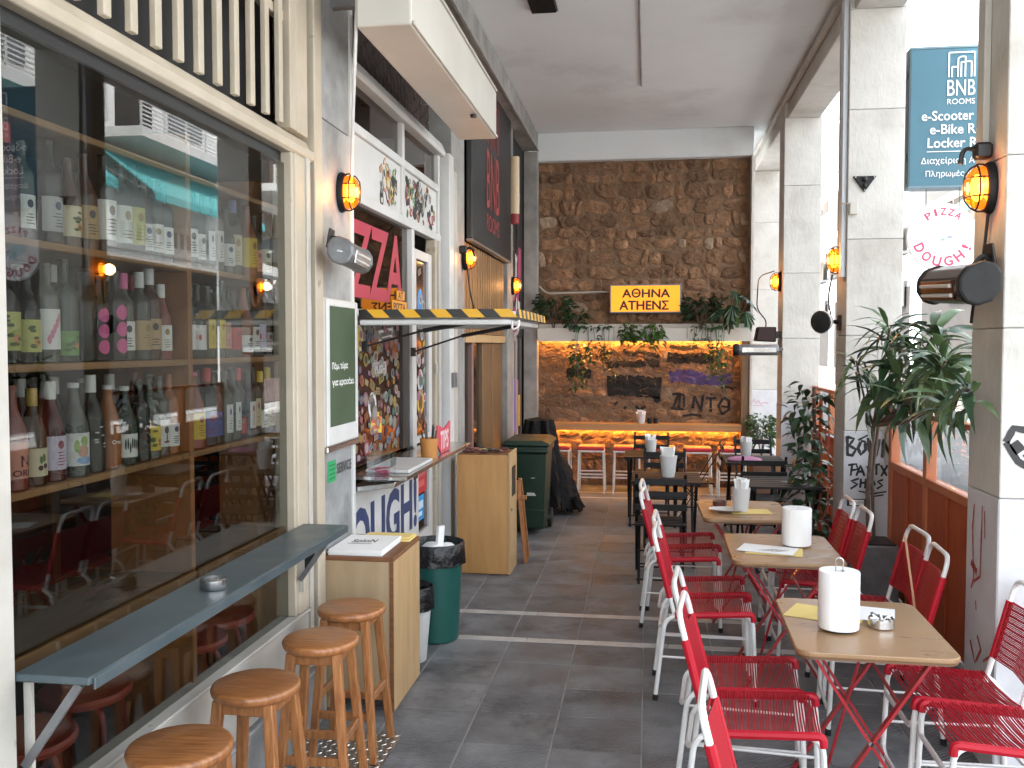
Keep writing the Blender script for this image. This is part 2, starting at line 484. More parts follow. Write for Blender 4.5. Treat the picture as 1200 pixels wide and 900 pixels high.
def stroke(mb, pts, w, O, U, V, mi=0, fn=None, seg=.03, jit=0.0):
    """flat brush stroke along 2-D points; fn maps a point of the plane to the surface"""
    O, U, V = Vector(O), Vector(U), Vector(V)
    P = [Vector((*p, 0)) for p in pts]; Q = [P[0]]
    for a, b in zip(P, P[1:]):
        n = max(1, int((b - a).length / seg))
        for k in range(1, n + 1): Q.append(a.lerp(b, k / n))
    vs = []; m = max(1, int(w / seg))
    for i, p in enumerate(Q):
        t = (Q[min(i + 1, len(Q) - 1)] - Q[max(i - 1, 0)]).normalized(); nn = Vector((-t.y, t.x, 0))
        ww = w * (1 + random.uniform(-jit, jit))
        for k in range(m + 1):
            q = p + nn * ww * (k / m - .5)
            r = O + U * q.x + V * q.y
            vs.append(fn(r) if fn else r)
    fs = []
    for i in range(len(Q) - 1):
        for k in range(m):
            a = i * (m + 1) + k
            fs.append((a, a + 1, a + m + 2, a + m + 1))
    return mb.add(vs, fs, mi)

X1, Y1, Z1 = Vector((1, 0, 0)), Vector((0, 1, 0)), Vector((0, 0, 1))
# ================================================================== THE SETTING
FX = -1.62          # plane of the facade piers
CX0, CX1 = 1.47, 1.87
# ---- ground outside, road, pavement
solo('street_ground', MB().add([(-300, -300, -.20), (300, -300, -.20), (300, 300, -.20), (-300, 300, -.20)], [(0, 1, 2, 3)]), K['pave'], None, None, kind='structure')
solo('road', MB().box(3.7, 7.6, -60, 140, -.195, -.15), K['asphalt'], None, None, kind='structure')
solo('pavement', MB().box(1.90, 3.7, -60, 140, -.198, -.03), K['pave'], None, None, (1.9, 0, -.2), bevel=.02, kind='structure')
solo('far_pavement', MB().box(7.6, 8.99, -60, 140, -.198, -.03), K['pave'], None, None, (7.6, 0, -.2), bevel=.02, kind='structure')

# ---- tiled floor of the arcade
fl = solo('floor', MB().box(-4.6, 1.90, -2.5, 14.4, -.19, -.007), K['grout'], None, None, (0, 0, -.19), kind='structure')
solo('near_floor', MB().box(FX, 1.895, -2.4, 3.437, -.0065, -.001), K['tile'], None, None, kind='structure')
rows = [(3.44 + .375 * i, 3.44 + .375 * (i + 1)) for i in range(6)] + [(5.772, 6.268)]
y = 6.347
while y < 11.15: rows.append((y, y + .391)); y += .391
rows += [(11.30, 11.64), (11.70, 12.05), (12.05, 12.30)]
cols = [(-1.62, -1.262)] + [(-1.262 + .414 * i, -1.262 + .414 * (i + 1)) for i in range(7)] + [(1.636, 1.895)]
tcache = {}
for ri, (ya, yb) in enumerate(rows):
    for (xa, xb) in cols:
        w, d = round(xb - xa - .0085, 4), round(yb - ya - .0030, 4)
        rib = yb < 5.0 and (ri + int(xa * 3)) % 4 != 0
        k = (w, d, rib)
        if k not in tcache:
            me = MB().box(-w / 2, w / 2, -d / 2, d / 2, -.012, 0).mesh('floor_tile', .0025)
            me.materials.append(K['tilerib'] if rib else K['tile']); tcache[k] = me
        o = link('floor_tile', tcache[k], None, fl, ((xa + xb) / 2, (ya + yb) / 2, .19 + random.uniform(-.0015, .0)))
        o.rotation_euler = (random.uniform(-.002, .002), random.uniform(-.002, .002), random.uniform(-.004, .004))
for ya, yb in ((5.692, 5.770), (6.270, 6.345), (11.225, 11.298), (11.642, 11.698)):
    n = 4
    for i in range(n):
        xa, xb = FX + 3.5 * i / n, FX + 3.5 * (i + 1) / n
        part('marble_strip', MB().box(xa + .002, xb - .002, ya, yb, -.012, .0005), K['strip'], fl, .002)
# ---- ceiling
ce = solo('ceiling', MB().box(-4.6, 1.9, -2.5, 14.4, 4.60, 4.9), K['plaster'], None, None, (0, 0, 4.6), kind='structure')
part('lintel_beam', MB().box(-1.44, 1.30, 12.17, 12.55, 4.235, 4.599), K['plaster'], ce, .006)
part('side_beam', MB().box(-1.9, -1.44, 1.9, 12.17, 4.37, 4.598), K['concrete'], ce, .006)
part('side_cornice', MB().box(-1.455, -1.425, 1.9, 12.16, 4.36, 4.385), K['concrete'], ce, .003)
rb = solo('arcade_beam', MB().box(CX0 + .03, CX1 - .02, -2.4, 14.3, 4.34, 4.597), K['column'], 'white beam running over the row of street columns', 'beam', (1.67, 6, 4.34), bevel=.008)
part('moulding', MB().box(CX0 - .02, CX0 + .028, -2.4, 13.8, 4.50, 4.56), K['column'], rb, .008)
v = thing('ceiling_vent', 'black louvred vent recessed in the white ceiling', 'vent', (-.86, 7.55, 4.6))
part('frame', MB().box(-.97, -.75, 7.25, 7.73, 4.575, 4.599), K['black'], v, .004)
for i in range(6):
    yy = 7.29 + i * .075
    part('slat', MB().bar((-.96, yy, 4.568), (-.76, yy, 4.568), .05, .006, (0, .6, 1)), K['blackmetal'], v)
solo('ceiling_cable', MB().tube([(-.088, 1.5, 4.59), (-.088, 6, 4.592), (-.09, 10.1, 4.592)], .009, 6), K['concrete'], 'thin grey cable clipped along the middle of the ceiling', 'cable', (-.088, 8, 4.59))

# ---- street columns
def column(y0, label):
    y1 = y0 + .38
    t = thing('column', label, 'column', ((CX0 + CX1) / 2, y0 + .19, -.03), group='street columns of the arcade')
    g = .0015
    zs = [1.20, 1.92, 2.64, 3.60, 4.34]
    part('core', MB().box(CX0 + .015, CX1 - .015, y0 + .015, y1 - .015, -.03, 4.58), K['concrete'], t)
    part('base_block', MB().box(CX0 - .004, CX1 + .004, y0 - .004, y1 + .004, -.03, 1.20 - g), K['colpaint'], t, .006)
    for a, b in zip(zs, zs[1:]):
        part('block', MB().box(CX0, CX1, y0, y1, a + g, b - g), K['column'], t, .004)
    part('capital', MB().box(CX0 - .002, CX1, y0, y1, 4.34 + g, 4.595), K['column'], t, .005)
    return t
c1 = column(4.17, 'nearest white street column with red scribbles on its lower face')
c2 = column(7.32, 'white street column with black BOWN graffiti behind the long-leaved plant')
c3 = column(10.69, 'white street column behind the dark climbing pot plant')
c4 = column(13.85, 'farthest white street column just past the end of the stone wall')

def lower_face(col, y):           # graffiti lies on the -Y face of a column's painted base
    return y - .0065
# BOWN, PASTX SHOS on column 2
z0 = 1.02
gm = MB(); O = (CX0, 7.32 - .0065, 0)
def st(pts, w=.016): stroke(gm, pts, w, O, X1, Z1, seg=.02, jit=.18)
# B O W N
st([(.02, 1.16), (.025, 1.01)], .022); st([(.02, 1.155), (.07, 1.14), (.035, 1.09), (.085, 1.06), (.06, 1.015), (.025, 1.02)], .022)
st([(.12, 1.12), (.10, 1.07), (.12, 1.02), (.155, 1.06), (.15, 1.12), (.12, 1.125)], .022)
st([(.17, 1.15), (.185, 1.03), (.205, 1.11), (.23, 1.00), (.255, 1.14)], .022)
st([(.275, 1.0), (.28, 1.14), (.335, 1.01), (.345, 1.18)], .022); st([(.10, 1.13), (.17, 1.17)], .014)
# PASTX
st([(.05, .86), (.06, .95)]); st([(.03, .94), (.09, .95), (.10, .91), (.05, .90)])
st([(.09, .86), (.12, .94), (.15, .86)]); st([(.10, .89), (.14, .895)])
st([(.20, .94), (.165, .93), (.19, .90), (.17, .865)]); st([(.20, .945), (.26, .95)]); st([(.235, .95), (.235, .87)])
st([(.265, .945), (.31, .865)]); st([(.315, .945), (.27, .86)])
# SHOS
st([(.11, .84), (.055, .82), (.10, .795), (.05, .76)]); st([(.125, .84), (.12, .77)]); st([(.16, .84), (.155, .765)]); st([(.12, .805), (.16, .81)])
st([(.19, .83), (.175, .79), (.20, .77), (.225, .80), (.21, .835), (.19, .83)]); st([(.285, .835), (.245, .82), (.28, .79), (.24, .765)])
st([(.11, .745), (.20, .725), (.31, .745)], .012); st([(.21, .705), (.29, .72)], .010)
part('graffiti', gm, K['black'], c2, nrm=False)
tg = MB().box(CX0 + .025, CX0 + .17, 7.3135, 7.3155, .63, .685)
part('sticker', tg, K['black'], c2)
t_ = MB().box(CX0 + .045, CX0 + .15, 7.3125, 7.3134, .638, .677)
part('sticker_panel', t_, K['paper'], c2)
t_ = MB(); text(t_, 'HANSEN', (CX0 + .05, 7.312, .643), X1, Z1, .095, .028); part('lettering', t_, K['black'], c2, nrm=False)
# red scribbles on column 1's corridor face, black loops on its street-side face
RC = paint((.33, .045, .03), .7)
gm = MB(); O = (CX0 - .0065, 4.50, 0); U = -Y1
def st(pts, w=.012, mi=0): stroke(gm, pts, w, O, U, Z1, mi, seg=.02, jit=.25)
st([(.05, 1.13), (.03, 1.02), (.06, .80), (.03, .74)]); st([(.15, 1.14), (.14, .82), (.06, .78)]); st([(.02, .86), (.10, .83)], .03)
st([(.18, 1.12), (.19, 1.0)]); st([(.09, .70), (.10, .66)]); st([(.03, .50), (.10, .42), (.17, .50), (.12, .55)], .016); st([(.20, .46), (.30, .52), (.24, .42), (.33, .40)], .013)
st([(.05, .34), (.12, .30), (.2, .36)], .01)
part('graffiti', gm, RC, c1, nrm=False)
gm = MB(); O = (CX0, 4.1665, 0)
def st(pts, w=.02): stroke(gm, pts, w, O, X1, Z1, seg=.02, jit=.1)
st([(.02, 1.44), (.05, 1.50), (.11, 1.49), (.16, 1.42), (.22, 1.36)], .028); st([(.02, 1.44), (.07, 1.36), (.15, 1.31), (.24, 1.33)], .028)
st([(.05, 1.44), (.08, 1.40)], .045); st([(.10, 1.40), (.15, 1.36)], .04)
part('graffiti', gm, K['black'], c1, nrm=False)
# pale scribbles on columns 3 and 4
for cc, y, s in ((c3, 10.69, 1), (c4, 13.85, 2)):
    gm = MB(); O = (CX0, y - .0065, 0)
    def st(pts, w=.010): stroke(gm, pts, w, O, X1, Z1, seg=.03, jit=.2)
    st([(.02, 1.02), (.05, 1.06), (.08, 1.0), (.11, 1.05), (.14, .99), (.2, 1.02), (.25, 1.0)], .014); st([(.04, .97), (.18, .965)])
    st([(.1, .7), (.2, .62), (.14, .5), (.28, .42)]); st([(.06, .5), (.16, .38), (.24, .5)])
    part('graffiti', gm, paint((.10, .09, .12), .7) if s == 1 else paint((.45, .25, .27), .7), cc, nrm=False)
gm = MB(); O = (CX0, 10.6835, 0)
stroke(gm, [(.26, .62), (.275, .50), (.27, .38)], .05, O, X1, Z1, seg=.02, jit=.4); stroke(gm, [(.34, .60), (.35, .54)], .04, O, X1, Z1, seg=.02, jit=.4)
part('graffiti_blot', gm, K['black'], c3, nrm=False)
# conduit on column 2 and cable on column 1
solo('conduit', MB().box(CX0 - .035, CX0 - .001, 7.36, 7.45, 2.36, 4.49), mat('pale_blue_conduit', (.58, .62, .66), .5), 'pale blue-white boxed conduit running down the column with BOWN graffiti', 'conduit', (CX0, 7.4, 2.36), bevel=.003)
solo('conduit', MB().box(CX0 - .03, CX0 - .001, 4.37, 4.45, 2.68, 4.49), K['offwhite'], 'cream boxed conduit above the lamp on the nearest column', 'conduit', (CX0, 4.4, 2.7), bevel=.003)

# ---- rubble stone end wall
WY = 12.30
sw = thing('stone_wall', 'brown rubble stone wall closing the far end of the arcade', 'wall', (-.17, WY, 0))
mort = part('mortar', MB().box(-1.62, 1.27, WY + .012, WY + .33, -.006, 4.24), K['mortar'], sw)
def stone_mesh(w, h, d):
    n = 14
    off = Vector((random.uniform(0, 99), random.uniform(0, 99), random.uniform(0, 99)))
    ex = random.uniform(2.4, 5.0)
    V, rad = [], []
    for k in range(n):
        a = 2 * PI * (k + random.uniform(-.25, .25)) / n
        c, s = math.cos(a), math.sin(a)
        q = (abs(c) ** ex + abs(s) ** ex) ** (-1 / ex)
        q *= 1 + random.uniform(-.22, .08)
        rad.append((c * q * w / 2, s * q * h / 2))
    tx, tz = random.uniform(-.5, .5), random.uniform(-.5, .5)
    for rr, dd in ((1.0, 0), (.93, .62), (.72, .85), (.42, .95), (.18, 1.0)):
        for x, z in rad:
            x, z = x * rr, z * rr
            if dd:
                e = d * dd * (1 + tx * x / w + tz * z / h) + noise.noise(Vector((x * 16, z * 16, 0)) + off) * .020 * (d / .04 + .25) + noise.noise(Vector((x * 38, z * 38, 4)) + off) * .008
                y = -max(.002, e)
            else: y = .012
            V.append((x, y, z))
    V.append((0, -d, 0))
    F = []
    for i in range(4):
        for k in range(n):
            l = (k + 1) % n
            F.append((i * n + k, i * n + l, (i + 1) * n + l, (i + 1) * n + k))
    for k in range(n): F.append((4 * n + k, 4 * n + (k + 1) % n, 5 * n))
    return MB().add(V, F, 0, False).mesh('stone')
stones = []
z = .005
while z < 4.2:
    h = random.uniform(.12, .22)
    if z < .80: h = random.uniform(.11, .17)
    if z + h > 4.22: h = 4.23 - z
    if h < .05: break
    x = -1.46
    while x < 1.25:
        w = random.choice((.10, .14, .18, .24, .30, .40)) * random.uniform(.85, 1.15)
        if x + w > 1.25: w = 1.26 - x
        if w < .05: break
        mid = .83 < z < 1.85
        d = random.uniform(.006, .016) if mid else random.uniform(.012, .036)
        hh = h * random.uniform(.80, 1.25)
        me = stone_mesh(w * .95, hh * .95, d)
        pale = random.random() < .05 or (x > .9 and 2.9 < z < 3.8 and random.random() < .28) 
        me.materials.append(K['stonepale'] if pale else K['stone'])
        o = link('stone', me, None, sw, (x + w / 2 + .17, .012, z + h / 2 + random.uniform(-.015, .015)))
        o.rotation_euler = (0, random.uniform(-.3, .3), 0)
        stones.append(o)
        x += w
    z += h
print('stones', len(stones))
# a surface sampler for the paint on the wall
bpy.context.view_layer.update()
_vs, _fs = [], []
for o in stones:
    b = len(_vs); M = o.matrix_world
    _vs += [M @ p.co for p in o.data.vertices]; _fs += [tuple(b + i for i in p.vertices) for p in o.data.polygons]
bvh = BVHTree.FromPolygons(_vs, _fs)
def onwall(p):
    h = bvh.ray_cast(Vector((p.x, WY - .5, p.z)), Vector((0, 1, 0)), 2)
    y = h[0].y if h[0] else WY + .012
    return Vector((p.x, min(y, WY + .012) - .005, p.z))
def px(u): return -1.436 + (u - 632) * (2.70 / 246)          # the wall's own width measured along it
def pz(v): return 1.905 - (v - 399) * (1.905 - .83) / 95
O = (0, WY, 0)
random.seed(3)
gm = MB()
def wst(pts, w, j=.25): stroke(gm, [(px(u), pz(v)) for u, v in pts], w, O, X1, Z1, fn=onwall, seg=.022, jit=j)
wst([(714, 452), (730, 451), (755, 452), (778, 454)], .27, .12)
wst([(715, 428), (730, 425), (748, 427), (760, 424), (776, 426)], .085, .35)
wst([(785, 418), (800, 420), (815, 419), (838, 420)], .13, .18)
wst([(788, 405), (800, 408), (820, 406)], .05, .4)
wst([(733, 410), (745, 415), (752, 411), (765, 415), (776, 417)], .05, .4)
wst([(665, 437), (680, 437), (695, 438)], .12, .2)
wst([(768, 460), (776, 470)], .09, .4)
wst([(722, 474), (727, 470)], .04); wst([(734, 476), (737, 478)], .04); wst([(748, 475), (753, 479), (760, 475)], .035)
part('graffiti', gm, mat('matt_black_spray', (.013, .012, .012), .9), sw, nrm=False)
gm = MB()
def wl(pts, w=.035): stroke(gm, [(px(u), pz(v)) for u, v in pts], w, O, X1, Z1, fn=onwall, seg=.02, jit=.15)
wl([(791, 461), (798, 460), (793, 476), (790, 477)]); wl([(790, 477), (804, 478)]); wl([(799, 476), (800, 460), (805, 462), (805, 479)])
wl([(815, 477), (817, 463), (825, 480), (827, 461)]); wl([(830, 465), (842, 465)]); wl([(836, 465), (836, 481)])
wl([(850, 465), (845, 474), (849, 483), (857, 478), (857, 468), (851, 464)]); wl([(848, 474), (856, 475)], .025)
wl([(803, 486), (815, 484), (825, 485)], .03); wl([(847, 453), (856, 452), (862, 455)], .022); wl([(835, 459), (838, 462)], .02)
part('graffiti', gm, mat('black_marker_spray', (.014, .012, .013), .85), sw, nrm=False)
gm = MB()
def wp(pts, w): stroke(gm, [(px(u), pz(v)) for u, v in pts], w, O, X1, Z1, fn=onwall, seg=.022, jit=.2)
wp([(788, 441), (800, 439), (815, 441), (826, 443)], .16); wp([(822, 443), (830, 444), (845, 445), (860, 442)], .13)
part('graffiti', gm, mat('purple_spray', (.075, .05, .17), .8, c2=(.045, .03, .11), scale=6), sw, nrm=False)
solo('corner_trim', MB().box(1.17, 1.265, 12.16, 12.30, .0, 1.90), K['wooddoor'], 'brown timber trim post at the right end of the stone wall', 'post', (1.22, 12.2, 0), bevel=.004)
solo('edge_trim', MB().box(1.272, 1.31, 12.14, 12.62, .0, 4.232), K['column'], 'narrow white trim closing the right edge of the stone wall', 'trim', (1.29, 12.3, 0), bevel=.004)

# ---- facade piers and walls on the left
pier = thing('pier', 'grey marble pier beside the wine shop window', 'pillar', (-1.8, 4.7, 0))
part('slab', MB().box(-2.0, FX, 4.47, 4.975, 0, 2.98), K['marble'], pier, .004)
part('slab', MB().box(-2.0, FX - .002, 4.47, 4.975, 2.986, 4.59), K['marble'], pier, .004)
part('corner_trim', MB().box(-1.66, FX + .012, 4.945, 4.985, 0, 4.36), K['white'], pier, .003)
p2 = thing('pier', 'grey concrete pier with a white edge between the pizza counter and the wooden-slat shop', 'pillar', (-1.8, 7.8, 0))
part('shaft', MB().box(-2.0, FX, 7.62, 8.16, 0, 4.595), K['concrete'], p2, .004)
part('white_edge', MB().box(-1.74, FX + .02, 7.46, 7.615, 0, 3.40), K['white'], p2, .006)
part('white_edge', MB().box(-1.70, FX + .012, 7.68, 7.80, 0, 3.3), K['offwhite'], p2, .006)
solo('pier', MB().box(-2.0, FX + .03, 10.52, 10.95, 0, 4.595), K['concrete'], 'grey pier between the wooden-slat shop and the poster panel', 'pillar', (-1.8, 10.7, 0), bevel=.005)
solo('pilaster', MB().box(-1.62, -1.44, 12.12, 12.30, 0, 4.36), K['concrete'], 'pale grey pilaster in the far left corner by the stone wall', 'pillar', (-1.53, 12.2, 0), bevel=.006)
# rooms behind the facade
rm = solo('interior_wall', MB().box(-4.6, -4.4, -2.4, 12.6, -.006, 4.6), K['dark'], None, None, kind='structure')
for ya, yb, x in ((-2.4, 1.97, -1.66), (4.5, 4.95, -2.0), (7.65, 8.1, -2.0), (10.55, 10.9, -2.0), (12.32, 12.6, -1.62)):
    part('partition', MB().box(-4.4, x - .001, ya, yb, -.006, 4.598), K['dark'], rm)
solo('near_facade_wall', MB().box(-1.9, -1.60, -2.4, 1.985, 0, 4.598), K['offwhite'], None, None, kind='structure')
# ================================================================== WINE SHOP WINDOW
w = thing('shop_window', 'large wine shop window in a chipped cream metal frame', 'window', (-1.64, 3.1, 0))
part('post', MB().box(-1.70, -1.585, 1.990, 2.128, .0, 4.36), K['offwhite'], w, .004)
mb = MB().box(-1.70, -1.605, 4.07, 4.10, .593, 2.724); part('inner_post', mb, K['cream'], w, .004)
part('post', MB().box(-1.70, -1.598, 4.102, 4.225, .593, 2.724), K['cream'], w, .006)
part('post', MB().box(-1.70, -1.592, 4.23, 4.275, .30, 2.73), K['offwhite'], w, .003)
part('post', MB().box(-1.70, -1.600, 4.36, 4.465, .0, 4.36), K['cream'], w, .004)
part('shadow_gap', MB().box(-1.72, -1.69, 4.276, 4.359, .0, 4.36), K['black'], w)
for z in (.80, .93):
    part('bolt', MB().tube([(-1.68, 4.31, z), (-1.615, 4.31, z)], .012, 8), K['steel'], w)
pb = MB()
pb.prism([(0, 0), (.085, 0), (.10, .014), (.10, .05), (.075, .066), (.06, .10), (0, .10)], (-1.70, 2.109, 2.725), X1, Z1, -2.247)
part('beam', pb, K['cream'], w, .003)
part('head_bar', MB().box(-1.72, -1.655, 2.109, 4.069, 2.675, 2.724), K['black'], w)
part('kerb', MB().box(-1.70, -1.60, 2.109, 4.225, .285, .575), K['offwhite'], w, .006)
part('sill_lip', MB().box(-1.69, -1.59, 2.109, 4.226, .576, .592), K['offwhite'], w, .004)
part('plinth', MB().box(-1.72, -1.575, 1.99, 4.36, 0, .284), K['marble'], w, .006)
part('glass_pane', MB().box(-1.644, -1.640, 2.109, 4.069, .593, 2.674), K['window'], w)
# lattice over the beam
y = 2.155
while y < 4.0:
    part('slat', MB().box(-1.625, -1.60, y, y + .040, 2.828, 4.36), K['cream'], w, .003)
    y += .148
part('end_panel', MB().box(-1.665, -1.598, 4.05, 4.12, 2.828, 4.36), K['cream'], w, .003)
part('end_panel', MB().box(-1.665, -1.602, 4.135, 4.272, 2.828, 4.36), K['cream'], w, .003)
part('cross_rail', MB().box(-1.66, -1.627, 2.109, 4.05, 3.30, 3.345), K['cream'], w, .003)
part('back_board', MB().box(-1.80, -1.775, 2.109, 4.27, 2.80, 4.36), K['black'], w)

# folding wall shelf in front of the window
s = thing('bar_shelf', 'blue-grey metal bar shelf running along the outside of the wine shop window', 'shelf', (-1.5, 3.1, 1.0))
part('board', MB().box(-1.598, -1.385, 2.13, 4.155, .992, 1.012), K['zinc'], s, .004)
part('edge_strip', MB().box(-1.3845, -1.378, 2.145, 4.155, .978, 1.010), K['zinc'], s, .002)
for yy in (2.16, 4.09):
    part('bracket', MB().bar((-1.59, yy, .76), (-1.43, yy, .985), .022, .012, (0, 1, 0)), K['greymetal'], s)
    part('bracket_leg', MB().bar((-1.588, yy + .02, .70), (-1.588, yy + .02, .99), .02, .014, (0, 1, 0)), K['offwhite'], s)
part('latch', MB().bar((-1.585, 2.17, .70), (-1.545, 2.18, .63), .02, .012), K['steel'], s)
part('bracket_plate', MB().prism([(0, 0), (.02, 0), (.09, .17), (.09, .20), (0, .20)], (-1.594, 4.12, .775), X1, Z1, -.012), K['black'], s)
mb = MB(); pr = [(.0, 0), (.043, 0), (.045, .004), (.045, .034), (.041, .036), (.040, .008), (.0, .007)]
mb.lathe(pr, 20, (0, 0, 0)); mb.bar((.041, 0, .036), (.05, 0, .036), .012, .003)
solo('ashtray', MB().add(mb.v, mb.f, 0, True).xf(Matrix.Translation((-1.475, 2.99, 1.0125))), K['steel'], 'round steel ashtray on the blue-grey bar shelf', 'ashtray', (-1.475, 2.99, 1.0125))

# inside the wine shop
sh = thing('wine_rack', 'wooden wine rack with four long boards behind the shop window', 'shelf', (-1.84, 3.1, 0))
BT = [1.452, 1.797, 2.140, 2.478]
for zt in BT: part('board', MB().box(-1.985, -1.672, 2.04, 4.20, zt - .022, zt), K['shopwood'], sh, .003)
for yy in (3.215, 4.19):
    part('upright', MB().box(-1.99, -1.668, yy, yy + .03, 0, 2.62), K['shoppanel'], sh, .003)
part('upright', MB().box(-1.99, -1.668, 2.012, 2.038, 0, 2.62), K['shoppanel'], sh, .003)
part('side_cheek', MB().box(-1.985, -1.80, 4.10, 4.18, 0, 2.6), K['shoppanel'], sh)
ct = thing('window_counter', 'brown wooden counter inside the shop window below the wine rack', 'counter', (-1.86, 3.1, 0))
for ya, yb in ((2.04, 3.213), (3.247, 4.10)):
    part('top', MB().box(-2.12, -1.665, ya, yb, .985, 1.006), mat('counter_brown', (.17, .088, .040), .22, c2=(.21, .115, .052), scale=2, stretch=(6, 1, 1)), ct)
    part('front_rim', MB().box(-1.664, -1.648, ya, yb, .975, 1.016), K['shopwood'], ct, .003)
def red_stool(x, y, label, rot=0):
    t = thing('red_stool', label, 'stool', (0, 0, 0), group='red stools inside the wine shop')
    m = paint((.36, .060, .045), .4)
    mb = MB(); mb.lathe([(.0, .595), (.13, .595), (.155, .605), (.158, .62), (.15, .632), (.0, .636)], 24, sy=1.15)
    part('seat', mb, m, t)
    for a in range(4):
        q = a * PI / 2 + PI / 4
        c, s_ = math.cos(q), math.sin(q)
        part('leg', MB().tube(fillet([(.06 * c, .06 * s_, .59), (.125 * c, .125 * s_, .57), (.20 * c, .20 * s_, 0)], .05), .013, 8), m, t)
    t.location = (x, y, 0); t.rotation_euler = (0, 0, rot)
red_stool(-1.92, 3.95, 'faded red stool inside the shop below the far end of the bar shelf', .3)
red_stool(-1.90, 3.62, 'faded red stool inside the shop just beyond the wooden divider', .8)
red_stool(-1.98, 3.02, 'faded red stool inside the shop on the near side of the wooden divider', .2)
red_stool(-1.93, 2.62, 'faded red stool inside the shop nearest the window frame', .6)
# a darker storage unit deeper in the shop
b = thing('back_cabinet', 'dark cabinet standing deep inside the unlit wine shop', 'cabinet', (-3.2, 3.4, 0))
part('body', MB().box(-3.5, -3.0, 2.2, 4.4, 0, 1.1), K['wooddoor'], b, .01)
for i in range(3): part('door', MB().box(-2.998, -2.98, 2.25 + i * .7, 2.9 + i * .7, .06, 1.04), K['dark'], b, .005)

# ------------------------------------------------------------------ bottles
PROF = {
 'claret': [(.0, 0), (.034, 0), (.0375, .004), (.0375, .19), (.035, .205), (.022, .222), (.0145, .236), (.0135, .285), (.0155, .287), (.0155, .297), (.0, .299)],
 'burgundy': [(.0, 0), (.037, 0), (.041, .004), (.041, .150), (.038, .172), (.026, .205), (.0165, .232), (.0140, .280), (.0160, .282), (.0160, .293), (.0, .295)],
 'fizz': [(.0, 0), (.038, 0), (.043, .004), (.043, .140), (.040, .165), (.029, .198), (.018, .236), (.0145, .272), (.0165, .276), (.0165, .284), (.0, .286)],
}
bmesh_cache = {}
for k, pr in PROF.items():
    me = MB().lathe(pr, 18).mesh('bottle_glass'); me.materials.append(None); bmesh_cache[k] = me
def bglass(name, c, rough=.06):
    return mat(name, c, rough, spec=.5)
BG = {'black': bglass('black_glass', (.006, .007, .006)), 'green': bglass('green_glass', (.010, .022, .012)), 'amber': bglass('amber_wine', (.20, .055, .010)),
      'orange': bglass('orange_wine', (.27, .085, .018)), 'clear': bglass('pale_glass', (.060, .064, .050)), 'rose': bglass('rose_wine', (.20, .045, .032)), 'brown': bglass('brown_glass', (.06, .022, .009)), 'red': bglass('red_wine', (.075, .010, .012))}
lcache = {}
LC = {'white': (.70, .70, .68), 'cream': (.62, .55, .38), 'pink': (.62, .12, .30), 'salmon': (.62, .27, .20), 'lilac': (.60, .53, .66), 'yellow': (.66, .50, .08), 'red': (.50, .035, .035),
      'blue': (.12, .15, .36), 'olive': (.48, .48, .17), 'black': (.02, .02, .022), 'kraft': (.46, .32, .18), 'grey': (.42, .42, .42), 'silver': (.6, .6, .6), 'gold': (.5, .33, .08), 'orange': (.6, .26, .04), 'green': (.16, .30, .09)}
BCOL = {'black': 'black', 'green': 'dark green', 'amber': 'amber', 'orange': 'orange', 'clear': 'pale clear', 'rose': 'rose', 'brown': 'brown', 'red': 'dark red'}
RAD = {'claret': .0375, 'burgundy': .041, 'fizz': .043}
ORD = ['first', 'second', 'third', 'fourth', 'fifth', 'sixth', 'seventh', 'eighth', 'ninth', 'tenth', 'eleventh', 'twelfth', 'thirteenth', 'fourteenth', 'fifteenth', 'sixteenth', 'seventeenth', 'eighteenth', 'nineteenth', 'twentieth', 'twenty-first']
ROWN = ['bottom', 'middle', 'top']
